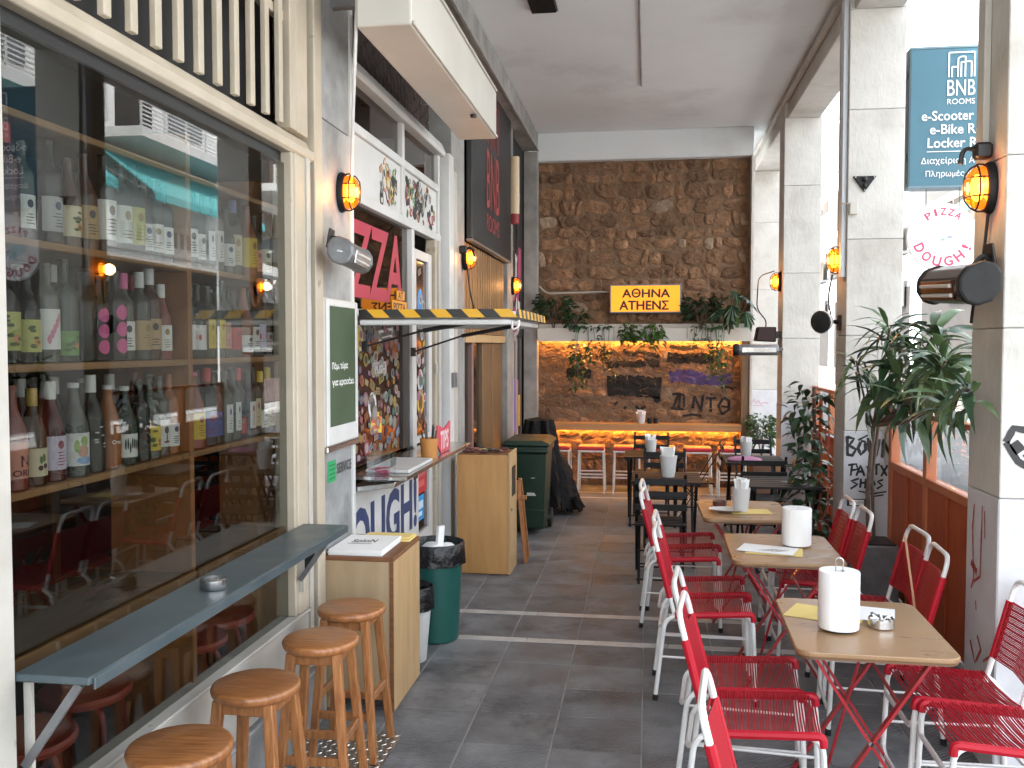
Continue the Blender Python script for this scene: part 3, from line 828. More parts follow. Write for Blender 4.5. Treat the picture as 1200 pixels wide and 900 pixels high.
def bottle(row, n, y, prof, g, lab, lz, cap, deco=None, x=-1.725, scale=1.0, side='front'):
    z = BT[row] + .0005
    lname = '%s label' % lab if lab else 'no label'
    what = {'dots': 'three pink blots', 'cherry': 'a cherry label', 'zori': 'black letters on salmon label', 'pear': 'a pear label',
            'zebra': 'a zebra striped label', 'feather': 'a pink feather label', 'glass': 'a goblet label', 'leaf': 'leaves on an olive label',
            'orange': 'white letters on bare glass', 'swirl': 'white swirls on black glass', 'sash': 'a diagonal sash label', 'twodots': 'a red dotted label', 'tall': 'a tall narrow %s' % lname, None: 'a %s' % lname}[deco]
    lbl = '%s bottle with %s, %s from left, %s shelf %s row' % (BCOL[g], what, ORD[n], ROWN[row], side)
    y += random.uniform(-.007, .007)
    t = thing('wine_bottle', lbl, 'bottle', (x, y, z), random.uniform(-.15, .15) - .35, group='wine bottles in the shop window')
    t.scale = (scale, scale, scale)
    o = link('glass_body', bmesh_cache[prof], None, t); o.material_slots[0].link = 'OBJECT'; o.material_slots[0].material = BG[g]
    R = RAD[prof]
    if lab:
        a = 1.25 if deco != 'tall' else .5
        k = (prof, lz, a)
        if k not in lcache:
            mb = MB().lathe([(R - .001, lz[0]), (R + .0007, lz[0]), (R + .0007, lz[1]), (R - .001, lz[1])], 10, a0=-a, a1=a)
            me = mb.mesh('bottle_label', nrm=True); me.materials.append(None); lcache[k] = me
        o = link('bottle_label', lcache[k], None, t); o.material_slots[0].link = 'OBJECT'; o.material_slots[0].material = paint(LC[lab], .6)
    if cap:
        zt = PROF[prof][-2][1]
        k = ('cap', prof, cap in ('white', 'silver'))
        if k not in lcache:
            zl = zt - (.012 if prof == 'fizz' else .05)
            mb = MB().lathe([(.0, zl), (.0172, zl), (.0172, zt + .002), (.015, zt + .004), (.0, zt + .004)], 12)
            me = mb.mesh('bottle_cap'); me.materials.append(None); lcache[k] = me
        o = link('bottle_cap', lcache[k], None, t); o.material_slots[0].link = 'OBJECT'; o.material_slots[0].material = paint(LC[cap], .4)
    def cyl(px_, pz_, e=.0014):
        a = px_ / R
        return Vector(((R + e) * math.cos(a), (R + e) * math.sin(a), pz_))
    def blob(mb, cx, cz, rx, rz, n=14, a0=0, a1=2 * PI):
        vs = [cyl(cx + rx * math.cos(a0 + (a1 - a0) * k / n), cz + rz * math.sin(a0 + (a1 - a0) * k / n)) for k in range(n + (0 if a1 - a0 > 6.2 else 1))]
        m_ = len(vs); mid = [cyl(cx + .5 * rx * math.cos(a0 + (a1 - a0) * k / n), cz + .5 * rz * math.sin(a0 + (a1 - a0) * k / n)) for k in range(m_)]
        cl = a1 - a0 > 6.2; rg = range(m_) if cl else range(m_ - 1)
        mb.add(vs + mid + [cyl(cx, cz)], [(k, (k + 1) % m_, m_ + (k + 1) % m_, m_ + k) for k in rg] + [(m_ + k, m_ + (k + 1) % m_, 2 * m_) for k in rg])
    def dec(mb, c): link('label_print', mb.mesh('label_print', nrm=False), paint(c, .6), t)
    h0, h1 = lz
    if lab and deco in (None, 'tall'):
        k = ('print', prof, lz, deco, n % 3)
        if k not in lcache:
            mb = MB(); hh = h1 - h0; ww = .020 if deco is None else .010
            for q in range(3 + n % 3): blob(mb, random.uniform(-.004, .004), h0 + hh * (.15 + .09 * q), ww * random.uniform(.5, 1), .0018, 8)
            blob(mb, 0, h0 + hh * .74, ww * .55, hh * .13, 8)
            me = mb.mesh('label_print', nrm=False); me.materials.append(None); lcache[k] = me
        o = link('label_print', lcache[k], None, t); o.material_slots[0].link = 'OBJECT'
        o.material_slots[0].material = paint(random.choice(((.05, .05, .06), (.10, .05, .04), (.05, .07, .14), (.30, .22, .08), (.25, .04, .05))), .6)
    if deco == 'dots':
        mb = MB()
        for cz in (.05, .105, .16): blob(mb, 0.004, cz, .022, .025, 14)
        dec(mb, LC['pink'])
    if deco == 'cherry':
        mb = MB(); blob(mb, -.004, h0 + .025, .008, .008); blob(mb, .013, h0 + .03, .008, .008); dec(mb, (.05, .02, .03))
        mb = MB(); blob(mb, .008, h0 + .055, .006, .013); blob(mb, -.002, h0 + .05, .005, .012); dec(mb, (.10, .16, .06))
    if deco == 'zori':
        mb = MB(); text(mb, 'ORI', None or (0, 0, 0), X1, Z1, .05, .018, bold=.02, fn=lambda a, b: cyl(a - .026, b + h0 + .006))
        text(mb, 'N', (0, 0, 0), X1, Z1, .03, .032, bold=.02, fn=lambda a, b: cyl(a - .004, b + h0 + .032)); dec(mb, (.03, .02, .03))
    if deco == 'pear':
        mb = MB(); blob(mb, .0, h0 + .045, .018, .02); dec(mb, (.55, .30, .22)); mb = MB(); blob(mb, .004, h0 + .075, .012, .016); blob(mb, -.02, h0 + .06, .008, .02); dec(mb, (.30, .42, .12))
        mb = MB(); blob(mb, .005, h0 + .016, .028, .012); dec(mb, (.25, .40, .62))
    if deco == 'zebra':
        mb = MB()
        for i in range(9): blob(mb, -.032 + i * .008, (h0 + h1) / 2 + random.uniform(-.01, .01), .0028, .02)
        dec(mb, (.02, .02, .02))
    if deco == 'feather':
        mb = MB()
        for i in range(5): blob(mb, -.012 + i * .008, h0 + .03 + i * .016, .006, .014)
        dec(mb, (.60, .20, .30))
    if deco == 'glass':
        mb = MB(); blob(mb, 0, h0 + .062, .010, .014); blob(mb, 0, h0 + .034, .003, .016); blob(mb, 0, h0 + .018, .014, .004); dec(mb, (.05, .05, .06))
    if deco == 'leaf':
        mb = MB()
        for i in range(7): blob(mb, random.uniform(-.02, .02), random.uniform(h0 + .015, h1 - .012), .010, .005)
        dec(mb, (.08, .13, .05)); mb = MB(); blob(mb, .012, h0 + .03, .012, .012); dec(mb, (.62, .28, .12))
    if deco == 'orange':
        mb = MB(); text(mb, 'Omi', (0, 0, 0), X1, Z1, .034, .014, bold=.02, fn=lambda a, b: cyl(a - .018, b + .085)); dec(mb, (.75, .74, .7))
    if deco == 'swirl':
        mb = MB()
        for i in range(7): blob(mb, random.uniform(-.022, .022), random.uniform(.05, .14), .007, .003)
        dec(mb, (.45, .45, .45))
    if deco == 'sash':
        mb = MB(); vs = [cyl(a, b) for a, b in ((-.045, .075), (.04, .125), (.04, .15), (-.045, .10))]; mb.add(vs, [(0, 1, 2, 3)]); dec(mb, LC['gold'])
    if deco == 'twodots':
        mb = MB(); blob(mb, -.014, (h0 + h1) / 2, .006, .012); blob(mb, .026, (h0 + h1) / 2, .006, .012); dec(mb, LC['red'])
    return t
L1, L2, L3, L4 = (.03, .115), (.035, .135), (.02, .09), (.04, .16)
# bottom shelf: y, profile, glass, label, label band, cap, print
R0 = [(2.311, 'burgundy', 'rose', 'salmon', L2, None, 'zori'), (2.40, 'burgundy', 'brown', 'cream', L1, 'gold', 'cherry'), (2.49, 'burgundy', 'red', 'lilac', L2, 'white', None),
      (2.585, 'fizz', 'clear', 'white', L2, 'silver', 'pear'), (2.68, 'burgundy', 'black', None, L1, 'white', 'swirl'), (2.775, 'fizz', 'orange', None, L1, 'silver', 'orange'),
      (2.87, 'fizz', 'green', 'white', L1, 'silver', 'zebra'), (2.955, 'claret', 'black', None, L1, None, 'sash'), (3.035, 'claret', 'clear', 'yellow', L1, None, 'leaf'),
      (3.115, 'claret', 'clear', 'white', L2, None, 'glass'), (3.185, 'claret', 'orange', 'white', L1, None, None), (3.36, 'fizz', 'rose', 'yellow', L2, 'pink', None),
      (3.455, 'claret', 'black', 'blue', L2, 'red', None), (3.535, 'claret', 'green', 'blue', L2, None, None), (3.61, 'claret', 'clear', 'white', L4, None, 'tall'),
      (3.685, 'claret', 'clear', 'white', L4, None, 'tall'), (3.76, 'claret', 'black', 'red', L3, 'red', None), (3.83, 'claret', 'black', 'white', L4, None, 'tall'),
      (3.90, 'claret', 'black', 'cream', L4, None, 'tall'), (3.975, 'claret', 'black', 'white', L1, 'yellow', None), (4.055, 'claret', 'black', 'cream', L1, 'yellow', None)]
R1 = [(2.31, 'burgundy', 'black', 'olive', L2, None, 'leaf'), (2.40, 'burgundy', 'black', 'olive', L2, None, 'leaf'), (2.49, 'claret', 'clear', 'white', L4, None, 'feather'),
      (2.57, 'claret', 'green', 'green', L3, None, 'leaf'), (2.655, 'claret', 'black', None, L1, None, None), (2.735, 'claret', 'black', None, L1, None, 'dots'), (2.815, 'claret', 'black', None, L1, None, 'dots'),
      (2.895, 'claret', 'clear', 'white', L2, 'pink', None), (2.975, 'claret', 'clear', 'kraft', L2, 'silver', None), (3.05, 'claret', 'brown', 'kraft', L2, 'silver', None), (3.125, 'burgundy', 'rose', 'white', L2, 'white', None),
      (3.305, 'claret', 'green', 'white', L2, None, 'twodots'), (3.385, 'claret', 'black', 'white', L2, None, 'twodots'), (3.465, 'claret', 'clear', 'yellow', L4, None, 'tall'), (3.545, 'claret', 'clear', 'yellow', L4, None, 'tall'),
      (3.625, 'claret', 'green', 'salmon', L2, None, None), (3.70, 'claret', 'black', 'red', L2, None, None), (3.79, 'fizz', 'amber', 'white', L3, None, None), (3.88, 'claret', 'black', 'white', L2, None, None),
      (3.965, 'claret', 'black', 'lilac', L2, None, 'twodots'), (4.05, 'claret', 'brown', 'grey', L1, None, None)]
R2 = [(2.31, 'claret', 'red', None, L1, 'red', None), (2.40, 'claret', 'clear', 'white', L2, None, None), (2.50, 'claret', 'black', 'grey', L2, None, None), (2.60, 'burgundy', 'brown', 'cream', L2, None, 'leaf'),
      (2.69, 'burgundy', 'brown', 'kraft', L2, None, None), (2.775, 'claret', 'black', 'white', L4, None, None), (2.855, 'claret', 'black', 'white', L4, None, None), (2.935, 'claret', 'black', 'olive', L4, None, None),
      (3.01, 'claret', 'black', 'white', L2, None, None), (3.085, 'claret', 'green', 'white', L2, None, None), (3.16, 'claret', 'black', 'white', L2, None, None),
      (3.30, 'claret', 'black', 'white', L2, None, None), (3.38, 'claret', 'green', 'white', L2, None, None), (3.47, 'claret', 'clear', 'white', L4, None, 'tall'), (3.56, 'claret', 'clear', 'white', L4, None, 'tall'),
      (3.65, 'burgundy', 'clear', 'white', L2, None, None), (3.74, 'claret', 'black', 'cream', L4, 'blue', None), (3.84, 'burgundy', 'amber', 'yellow', L4, None, None), (3.94, 'claret', 'black', 'salmon', L2, None, None), (4.04, 'claret', 'black', 'cream', L2, None, None)]
for r, rowl in enumerate((R0, R1, R2)):
    for n, a in enumerate(rowl): bottle(r, n, *a[:6], deco=a[6], scale=random.uniform(.90, 1.06), x=-1.725 + random.uniform(-.012, .008))
# a second row behind, mostly dark necks
for r in (0, 1):
    for n in range(11):
        y = 2.37 + n * .155
        if abs(y - 3.23) < .06: continue
        bottle(r, n, y, random.choice(('claret', 'fizz', 'burgundy')), random.choice(('black', 'green', 'clear', 'red')), random.choice(('white', 'cream', 'grey')), L2, random.choice((None, 'silver', 'white', 'red')), x=-1.845, side='back')

# ================================================================== PIZZA COUNTER
PX = -1.70
pz_ = thing('pizza_counter', 'white framed pizza hatch with sticker covered glass and red PIZZA lettering', 'shop front', (-1.7, 6.2, 0))
part('head_beam', MB().prism([(0, 0), (.09, 0), (.10, .03), (.07, .10), (0, .12)], (-1.73, 4.99, 3.37), X1, Z1, -2.46), K['white'], pz_, .004)
part('upper_net', MB().box(-1.80, -1.78, 4.99, 7.46, 3.48, 4.59), K['mesh_dark'], pz_)
for i in range(26):
    mb = MB()
    for k in range(4):
        cy, cz = 5.05 + i * .093, 3.53 + k * .10 + (i % 2) * .05
        mb.tube([(-1.765, cy + .04 * math.cos(a), cz + .05 * math.sin(a)) for a in [j * PI / 3 for j in range(6)]], .005, 4, closed=True)
    part('net_ring', mb, K['mesh_dark'], pz_, stuff=True)
part('transom_glass', MB().box(-1.712, -1.706, 4.99, 7.46, 3.10, 3.368), K['dimglass'], pz_)
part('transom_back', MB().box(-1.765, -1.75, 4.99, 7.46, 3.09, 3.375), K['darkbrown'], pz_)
for ya in (4.99, 6.26, 7.36):
    part('frame_post', MB().box(-1.73, -1.672, ya, ya + .06, 2.73 if ya < 7 else .0, 3.368), K['white'], pz_, .004)
part('frame_rail', MB().box(-1.735, -1.668, 5.052, 7.358, 3.07, 3.125), K['white'], pz_, .004)
part('sign_panel', MB().box(-1.715, -1.69, 5.052, 6.258, 2.735, 3.068), K['white'], pz_)
part('sign_panel', MB().box(-1.715, -1.691, 6.322, 7.358, 2.735, 3.068), K['white'], pz_)
part('frame_rail', MB().box(-1.735, -1.664, 4.99, 7.42, 2.675, 2.734), K['white'], pz_, .004)
part('mullion', MB().box(-1.735, -1.668, 6.50, 6.565, 1.12, 2.674), K['white'], pz_, .004)
part('pizza_pane', MB().box(-1.712, -1.706, 4.99, 6.50, 2.06, 2.674), K['dimglass'], pz_)
part('pane_rail', MB().box(-1.735, -1.668, 4.99, 6.498, 2.02, 2.058), K['white'], pz_, .004)
mb = MB(); text(mb, 'PIZZA', (-1.7045, 4.80, 2.13), Y1, Z1, 1.56, .46, bold=.02, slant=.10)
part('lettering', mb, mat('red_letter_film', (.38, .020, .050), .5), pz_, nrm=False, label='big red PIZZA lettering')
mb = MB()
for a, b, c, d in ((6.08, 6.46, 2.07, 2.15), (6.20, 6.40, 2.16, 2.22)): mb.box(-1.704, -1.700, a, b, c, d)
o = part('orange_card', mb, paint((.75, .30, .02), .6), pz_)
mb = MB(); text(mb, 'AT', (-1.6995, 6.23, 2.165), Y1, Z1, .13, .05, bold=.03); part('lettering', mb, K['black'], pz_, nrm=False)
mb = MB(); text(mb, 'PIZZA', (-1.6995, 6.11, 2.08), Y1, Z1, .32, .055, bold=.03)
part('lettering', mb, K['black'], pz_, nrm=False)
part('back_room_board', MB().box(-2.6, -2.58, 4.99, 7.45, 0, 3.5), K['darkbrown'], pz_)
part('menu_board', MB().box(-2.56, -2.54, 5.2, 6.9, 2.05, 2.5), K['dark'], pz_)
# sticker door
dr = part('sticker_door', MB().box(-1.716, -1.704, 4.99, 6.30, 1.125, 2.019), mat('dark_red_door_glass', (.028, .012, .012), .12, coat=.5), pz_)
part('door_edge', MB().box(-1.725, -1.69, 6.30, 6.49, 1.125, 2.019), K['black'], pz_)
leaf = part('door_leaf', MB().box(-1.735, -1.68, 6.562, 6.66, .30, 2.55), K['white'], pz_, .004)
for b_ in ((6.66, 7.06, 2.48, 2.55), (6.66, 7.06, .30, .44), (6.66, 7.06, 1.12, 1.17), (7.06, 7.16, .30, 2.55)):
    part('door_leaf_rail', MB().box(-1.735, -1.682, *b_), K['white'], pz_, .004)
lg = part('leaf_glass', MB().box(-1.712, -1.704, 6.66, 7.06, .44, 2.48), mat('dark_leaf_glass', (.03, .010, .010), .12, coat=.5), pz_)
part('door_post', MB().box(-1.74, -1.66, 7.19, 7.25, .0, 2.674), K['cream'], pz_, .004)
part('door_post', MB().box(-1.74, -1.645, 7.26, 7.335, .0, 2.674), K['offwhite'], pz_, .004)
part('dark_gap', MB().box(-1.735, -1.70, 7.42, 7.46, .0, 3.36), K['black'], pz_)
part('hinge', MB().tube([(-1.655, 7.19, 1.62), (-1.655, 7.19, 1.70)], .012, 8), K['offwhite'], pz_)
# stickers
SC = [(.62, .60, .55), (.55, .50, .40), (.42, .36, .26), (.50, .07, .09), (.60, .45, .06), (.08, .22, .45), (.05, .05, .05), (.40, .40, .42), (.12, .32, .16), (.62, .22, .04), (.50, .20, .30), (.25, .20, .18), (.30, .08, .07), (.65, .65, .64)]
disc = MB().lathe([(0, 0), (1, 0), (1, .002), (0, .002)], 14).add([(.62 * math.cos(a), .62 * math.sin(a), .0026) for a in [2 * PI * k / 12 for k in range(12)]], [tuple(range(12))], 1)
discm = disc.mesh('sticker', nrm=False); discm.materials.append(None); discm.materials.append(None)
sq = MB().box(-1, 1, -.7, .7, 0, .002).add([(-.8, -.05, .0026), (.8, -.05, .0026), (.8, .4, .0026), (-.8, .4, .0026)], [(0, 1, 2, 3)], 1).add([(-.6, -.45, .0026), (.6, -.45, .0026), (.6, -.2, .0026), (-.6, -.2, .0026)], [(0, 1, 2, 3)], 1)
sqm = sq.mesh('sticker', nrm=False); sqm.materials.append(None); sqm.materials.append(None)
RYZ = Matrix(((0, 0, 1), (1, 0, 0), (0, 1, 0))).to_4x4()      # local x -> Y, y -> Z, z -> +X
def sticker(par, x, y, z, r, ca, cb, round_=True, rot=0.0, sy=1.0):
    o = link('sticker', discm if round_ else sqm, None, par)
    o.matrix_local = Matrix.Translation(Vector((x, y, z)) - wloc(par)) @ RYZ @ Matrix.Rotation(rot, 4, 'Z') @ Matrix.Diagonal((r, r * sy, 1, 1))
    for i, c in enumerate((ca, cb)): o.material_slots[i].link = 'OBJECT'; o.material_slots[i].material = paint(c, .55)
def scatter(par, x, y0, y1, z0, z1, n, r0, r1, dull=1.0):
    pts = []
    for _ in range(n * 40):
        if len(pts) >= n: break
        y, z, r = random.uniform(y0, y1), random.uniform(z0, z1), random.uniform(r0, r1)
        if y - r < y0 or y + r > y1 or z - r < z0 or z + r > z1: continue
        if any(math.hypot((y - a), z - b) < (r + c) * .86 for a, b, c in pts): continue
        pts.append((y, z, r))
        ca = tuple(v * dull for v in random.choice(SC)); cb = tuple(v * dull for v in random.choice(SC))
        sticker(par, x + random.uniform(0, .0025), y, z, r, ca, cb, random.random() < .6, random.uniform(-.5, .5), random.uniform(.7, 1.0))
sticker(dr, -1.7035, 5.78, 1.695, .16, (.40, .36, .36), (.10, .09, .10), False, 0, .42)
mb = MB(); text(mb, 'PUSH', (-1.698, 5.66, 1.665), Y1, Z1, .24, .055, bold=.03); part('lettering', mb, K['white'], pz_, nrm=False)
sticker(dr, -1.7035, 5.93, 1.91, .17, (.68, .67, .64), (.08, .08, .08), False, .08, .36)
sticker(dr, -1.7035, 5.70, 1.36, .12, (.70, .50, .08), (.60, .08, .07), False, -.08, .8)
sticker(dr, -1.7035, 5.62, 1.47, .085, (.70, .69, .67), (.05, .05, .06), True)
sticker(dr, -1.7035, 5.12, 1.90, .085, (.62, .48, .20), (.50, .38, .16), False, .1); sticker(dr, -1.7035, 5.35, 1.88, .09, (.62, .50, .24), (.55, .36, .06), True)
scatter(dr, -1.703, 5.0, 6.28, 1.14, 2.0, 135, .024, .058, .42)
sticker(lg, -1.7035, 6.86, 2.17, .085, (.08, .30, .62), (.05, .24, .55), True, 0, 1.2)
sticker(lg, -1.7035, 6.86, 1.42, .10, (.68, .38, .04), (.10, .06, .02), True)
sticker(lg, -1.7035, 6.86, 1.58, .085, (.50, .52, .55), (.10, .10, .12), True)
sticker(lg, -1.7035, 6.86, .86, .175, (.48, .03, .035), (.60, .12, .12), False, 0, 1.1)
sticker(lg, -1.7035, 6.80, .615, .15, (.02, .26, .60), (.55, .70, .80), False, 0, .9)
scatter(lg, -1.703, 6.67, 7.05, 1.0, 2.45, 24, .03, .06, .6)
for par_y in ((5.72, 6.25), (6.34, 7.34)):
    tgt = [o for o in pz_.children if o.name.startswith('sign_panel')][0 if par_y[0] < 6 else 1]
    n = 44 if par_y[0] < 6 else 66
    for i in range(n):
        c = random.choice([(.03, .03, .03), (.03, .03, .03), (.03, .03, .03), (.30, .30, .30), (.45, .16, .05), (.10, .30, .10), (.5, .35, .05), (.35, .05, .06), (.55, .53, .5)])
        sticker(tgt, -1.6895 + random.uniform(0, .003), random.uniform(par_y[0] + .06, par_y[1] - .05), random.uniform(2.77, 3.03), random.uniform(.02, .05), c, random.choice(SC[:3] + [(.03, .03, .03)] * 5), random.random() < .35, random.uniform(-1.5, 1.5), random.uniform(.4, 1.1))
# counter front with DOUGH!
part('counter_front', MB().box(-1.72, -1.63, 4.99, 6.50, 0, 1.02), K['white'], pz_, .003)
part('side_vent', MB().box(-1.66, -1.624, 6.36, 6.46, .90, 1.03), K['black'], pz_)
mb = MB(); text(mb, 'DOUGH!', (-1.6285, 4.60, .56), Y1, Z1, 1.84, .36, bold=.035)
part('lettering', mb, mat('navy_letter_paint', (.022, .045, .13), .5), pz_, nrm=False, label='navy DOUGH! lettering')
part('steel_top', MB().box(-1.70, -1.335, 5.06, 6.98, 1.085, 1.108), K['steel'], pz_, .003)
part('steel_tray', MB().prism([(0, 0), (.27, .035), (.27, .062), (0, .03)], (-1.66, 5.0, 1.02), X1, Z1, -.62), K['steel'], pz_, .003)
part('cutting_board', MB().box(-1.62, -1.36, 5.20, 5.80, 1.1085, 1.128), K['white'], pz_, .004)
part('work_top', MB().box(-2.2, -1.722, 5.0, 6.4, 1.06, 1.10), K['steel'], pz_)

t = thing('tip_pot', 'small terracotta coloured tip pot holding pens on the pizza counter', 'pot', (-1.42, 5.95, 1.1085))
part('pot', MB().lathe([(.0, 0), (.050, 0), (.062, .13), (.056, .13), (.046, .01), (0, .01)], 16, (-1.42, 5.95, 1.1085)), paint((.50, .22, .055), .5), t)
for i in range(6):
    a = i * 1.1
    part('pen', MB().tube([(-1.42 + .02 * math.cos(a), 5.95 + .02 * math.sin(a), 1.12), (-1.42 + .05 * math.cos(a), 5.95 + .05 * math.sin(a), 1.29 + .02 * (i % 3))], .006, 6), K['black'] if i % 2 else K['bark'], t)
t = thing('tips_sign', 'pink-red TIPS sign beside the tip pot on the pizza counter', 'sign', (-1.42, 6.4, 1.108))
part('board', MB().prism([(0, .08), (.12, 0), (.40, .0), (.42, .20), (.24, .16), (.02, .20)], (-1.40, 6.05, 1.112), Y1, Z1, .012), paint((.62, .07, .11), .5), t)
mb = MB(); text(mb, 'TIPS', (-1.3865, 6.13, 1.135), Y1, Z1, .26, .13, bold=.03, slant=.1); part('lettering', mb, paint((.78, .62, .62), .5), t, nrm=False)
t = thing('plastic_tub', 'clear plastic tub half full of pink leaflets at the near end of the counter', 'tub', (-1.5, 5.08, 1.06))
part('tub_wall', MB().lathe([(.085, 0), (.095, .155), (.098, .155), (.088, 0)], 4, (-1.49, 5.09, 1.085), a0=PI / 4, a1=PI / 4 + 2 * PI), K['clearpanel'], t)
mb = MB()
for i in range(14): mb.xf(Matrix.Identity(4)); mb.bar((-1.54 + random.uniform(0, .09), 5.04 + random.uniform(0, .09), 1.09 + i * .005), (-1.50 + random.uniform(0, .07), 5.05 + random.uniform(0, .09), 1.092 + i * .005), .05, .002)
part('leaflets', mb, paint((.45, .05, .13), .5), t)

# ------------------------------------------------------------------ hatch flap held out over the counter
fp = thing('hatch_flap', 'raised hatch flap edged with black and yellow hazard tape over the pizza counter', 'flap', (-1.2, 5.6, 2.0))
FZ0, FZ1 = 2.005, 2.032
part('panel', MB().box(-1.60, -.715, 5.035, 6.42, FZ0, FZ1), K['white'], fp)
part('frame_tube', MB().tube(fillet([(-1.6, 5.07, 1.975), (-.76, 5.07, 1.975), (-.76, 6.38, 1.975), (-1.6, 6.38, 1.975)], .04), .016, 8), K['whitetube'], fp)
YT, BT_ = paint((.60, .33, .010), .45), paint((.006, .006, .0065), .45)
def tape(n, f):
    ya, bl = MB(), MB()
    for i in range(n):
        (ya if i % 2 else bl).add(*f(i / n, (i + 1) / n))
    return ya, bl
def near(a, b):
    x0, x1 = -1.60 + a * .895, -1.60 + b * .895; sk = .045
    q = lambda x: min(-.705, max(-1.60, x))
    v = [(q(x0), 5.030, 2.0), (q(x1), 5.030, 2.0), (q(x1 - sk), 5.030, 2.046), (q(x0 - sk), 5.030, 2.046)]
    return v + [(x, y + .004, z) for x, y, z in v], [(0, 1, 2, 3), (7, 6, 5, 4), (0, 4, 5, 1), (1, 5, 6, 2), (2, 6, 7, 3), (3, 7, 4, 0)]
def sidef(a, b):
    y0, y1 = 5.035 + a * 1.385, 5.035 + b * 1.385; sk = .045
    q = lambda y: min(6.42, max(5.035, y))
    v = [(-.705, q(y0), 2.0), (-.705, q(y1), 2.0), (-.705, q(y1 - sk), 2.046), (-.705, q(y0 - sk), 2.046)]
    return v + [(x - .004, y, z) for x, y, z in v], [(0, 1, 2, 3), (7, 6, 5, 4), (0, 4, 5, 1), (1, 5, 6, 2), (2, 6, 7, 3), (3, 7, 4, 0)]
for n, fn in ((10, near), (16, sidef)):
    for i in range(n):
        part('tape_stripe', MB().add(*fn(i / n, (i + 1) / n)), YT if i % 2 else BT_, fp)
for yy, xo, zi in ((5.15, -.93, 1.84), (6.25, -.85, 1.80)):
    part('gas_strut', MB().tube([(-1.26, yy, 1.93 + (zi - 1.84) * .5), (xo, yy, 1.985)], .013, 8), K['black'], fp)
    part('strut_rod', MB().tube([(-1.60, yy, zi), (-1.26, yy, 1.93 + (zi - 1.84) * .5)], .007, 6), K['black'], fp)
    part('strut_bracket', MB().box(-1.615, -1.585, yy - .02, yy + .02, zi - .03, zi + .03), K['black'], fp)
part('hook', MB().tube(fillet([(-.74, 5.06, 1.98), (-.735, 5.04, 1.93), (-.70, 5.04, 1.945), (-.70, 5.05, 1.985)], .02), .006, 6), K['whitetube'], fp)

# ------------------------------------------------------------------ long white cassette above the counter
ac = thing('awning_cassette', 'long white metal cassette mounted high above the pizza counter', 'awning box', (-1.3, 5.5, 3.35))
part('casing', MB().box(-1.37, -1.10, 4.29, 6.74, 3.34, 3.675), K['acwhite'], ac, .012, 2)
part('front_lip', MB().box(-1.0985, -1.088, 4.30, 6.73, 3.345, 3.362), K['acwhite'], ac, .003)
part('top_lip', MB().box(-1.12, -1.09, 4.30, 6.73, 3.676, 3.688), K['acwhite'], ac, .003)
part('knob', MB().lathe([(0, -.02), (.02, -.018), (.022, 0), (.0, .002)], 10, (-1.13, 6.0, 3.337)), K['black'], ac)
for yy in (4.6, 6.5): part('wall_bracket', MB().box(-1.60, -1.372, yy, yy + .05, 3.55, 3.60), K['greymetal'], ac, .003)
for yy in (5.9, 6.1, 6.6): part('top_fitting', MB().bar((-1.2, yy, 3.69), (-1.35, yy, 3.95), .03, .03), K['white'], ac)
solo('pull_cord', MB().tube([(-1.33, 4.27, 4.36), (-1.35, 4.275, 3.6), (-1.47, 4.55, 3.0), (-1.56, 4.80, 2.72)], .009, 6), K['whitetube'], 'white cable dropping past the cassette to the first wall lamp', 'cable', (-1.4, 4.4, 3.5))
solo('loose_cable', MB().tube(fillet([(-1.5, 6.55, 4.3), (-1.35, 6.6, 3.9), (-1.30, 6.8, 4.1), (-1.42, 7.2, 3.95), (-1.55, 7.5, 3.7)], .1), .010, 6), K['black'], 'loose black cable looping above the far end of the cassette', 'cable', (-1.4, 6.8, 4.0))

# ------------------------------------------------------------------ third shop: black sign, slats, door
sg = thing('hanging_sign', 'tall charcoal sign board with red BNB ROOMS lettering on the left wall', 'sign', (-1.57, 9.4, 2.8))
part('board', MB().box(-1.61, -1.555, 8.19, 10.55, 2.80, 4.595), K['charcoal'], sg, .006)
part('bottom_edge', MB().box(-1.612, -1.553, 8.19, 10.55, 2.775, 2.799), K['greymetal'], sg, .003)
RS = mat('faded_red_letters', (.36, .07, .065), .5)
mb = MB(); text(mb, 'BNB', (-1.549, 8.92, 3.18), Y1, Z1, .76, .56, bold=.0); part('lettering', mb, RS, sg, nrm=False)
mb = MB(); text(mb, 'ROOMS', (-1.549, 8.92, 2.96), Y1, Z1, .76, .16); part('lettering', mb, RS, sg, nrm=False)
mb = MB()
def emblem(mb, O, U, s, t=.022):
    O = Vector(O)
    def ln(pts):
        for a, b in zip(pts, pts[1:]):
            a = O + U * a[0] * s + Z1 * a[1] * s; b = O + U * b[0] * s + Z1 * b[1] * s
            mb.bar(a, b, t * s, .002, U.cross(Z1))
    ln([(0, 0), (0, 1), (1, 1), (1, 0)]); ln([(.12, 0), (.12, .42), (.36, .42), (.36, 0)]); ln([(.36, .42), (.36, .75), (.46, .82), (.64, .82), (.64, 0)]); ln([(.64, .62), (.88, .62), (.88, 0)]); ln([(.48, 0), (.48, .6), (.62, .6)])
emblem(mb, (-1.549, 8.92, 3.80), Y1, .72, .03); part('emblem', mb, RS, sg)
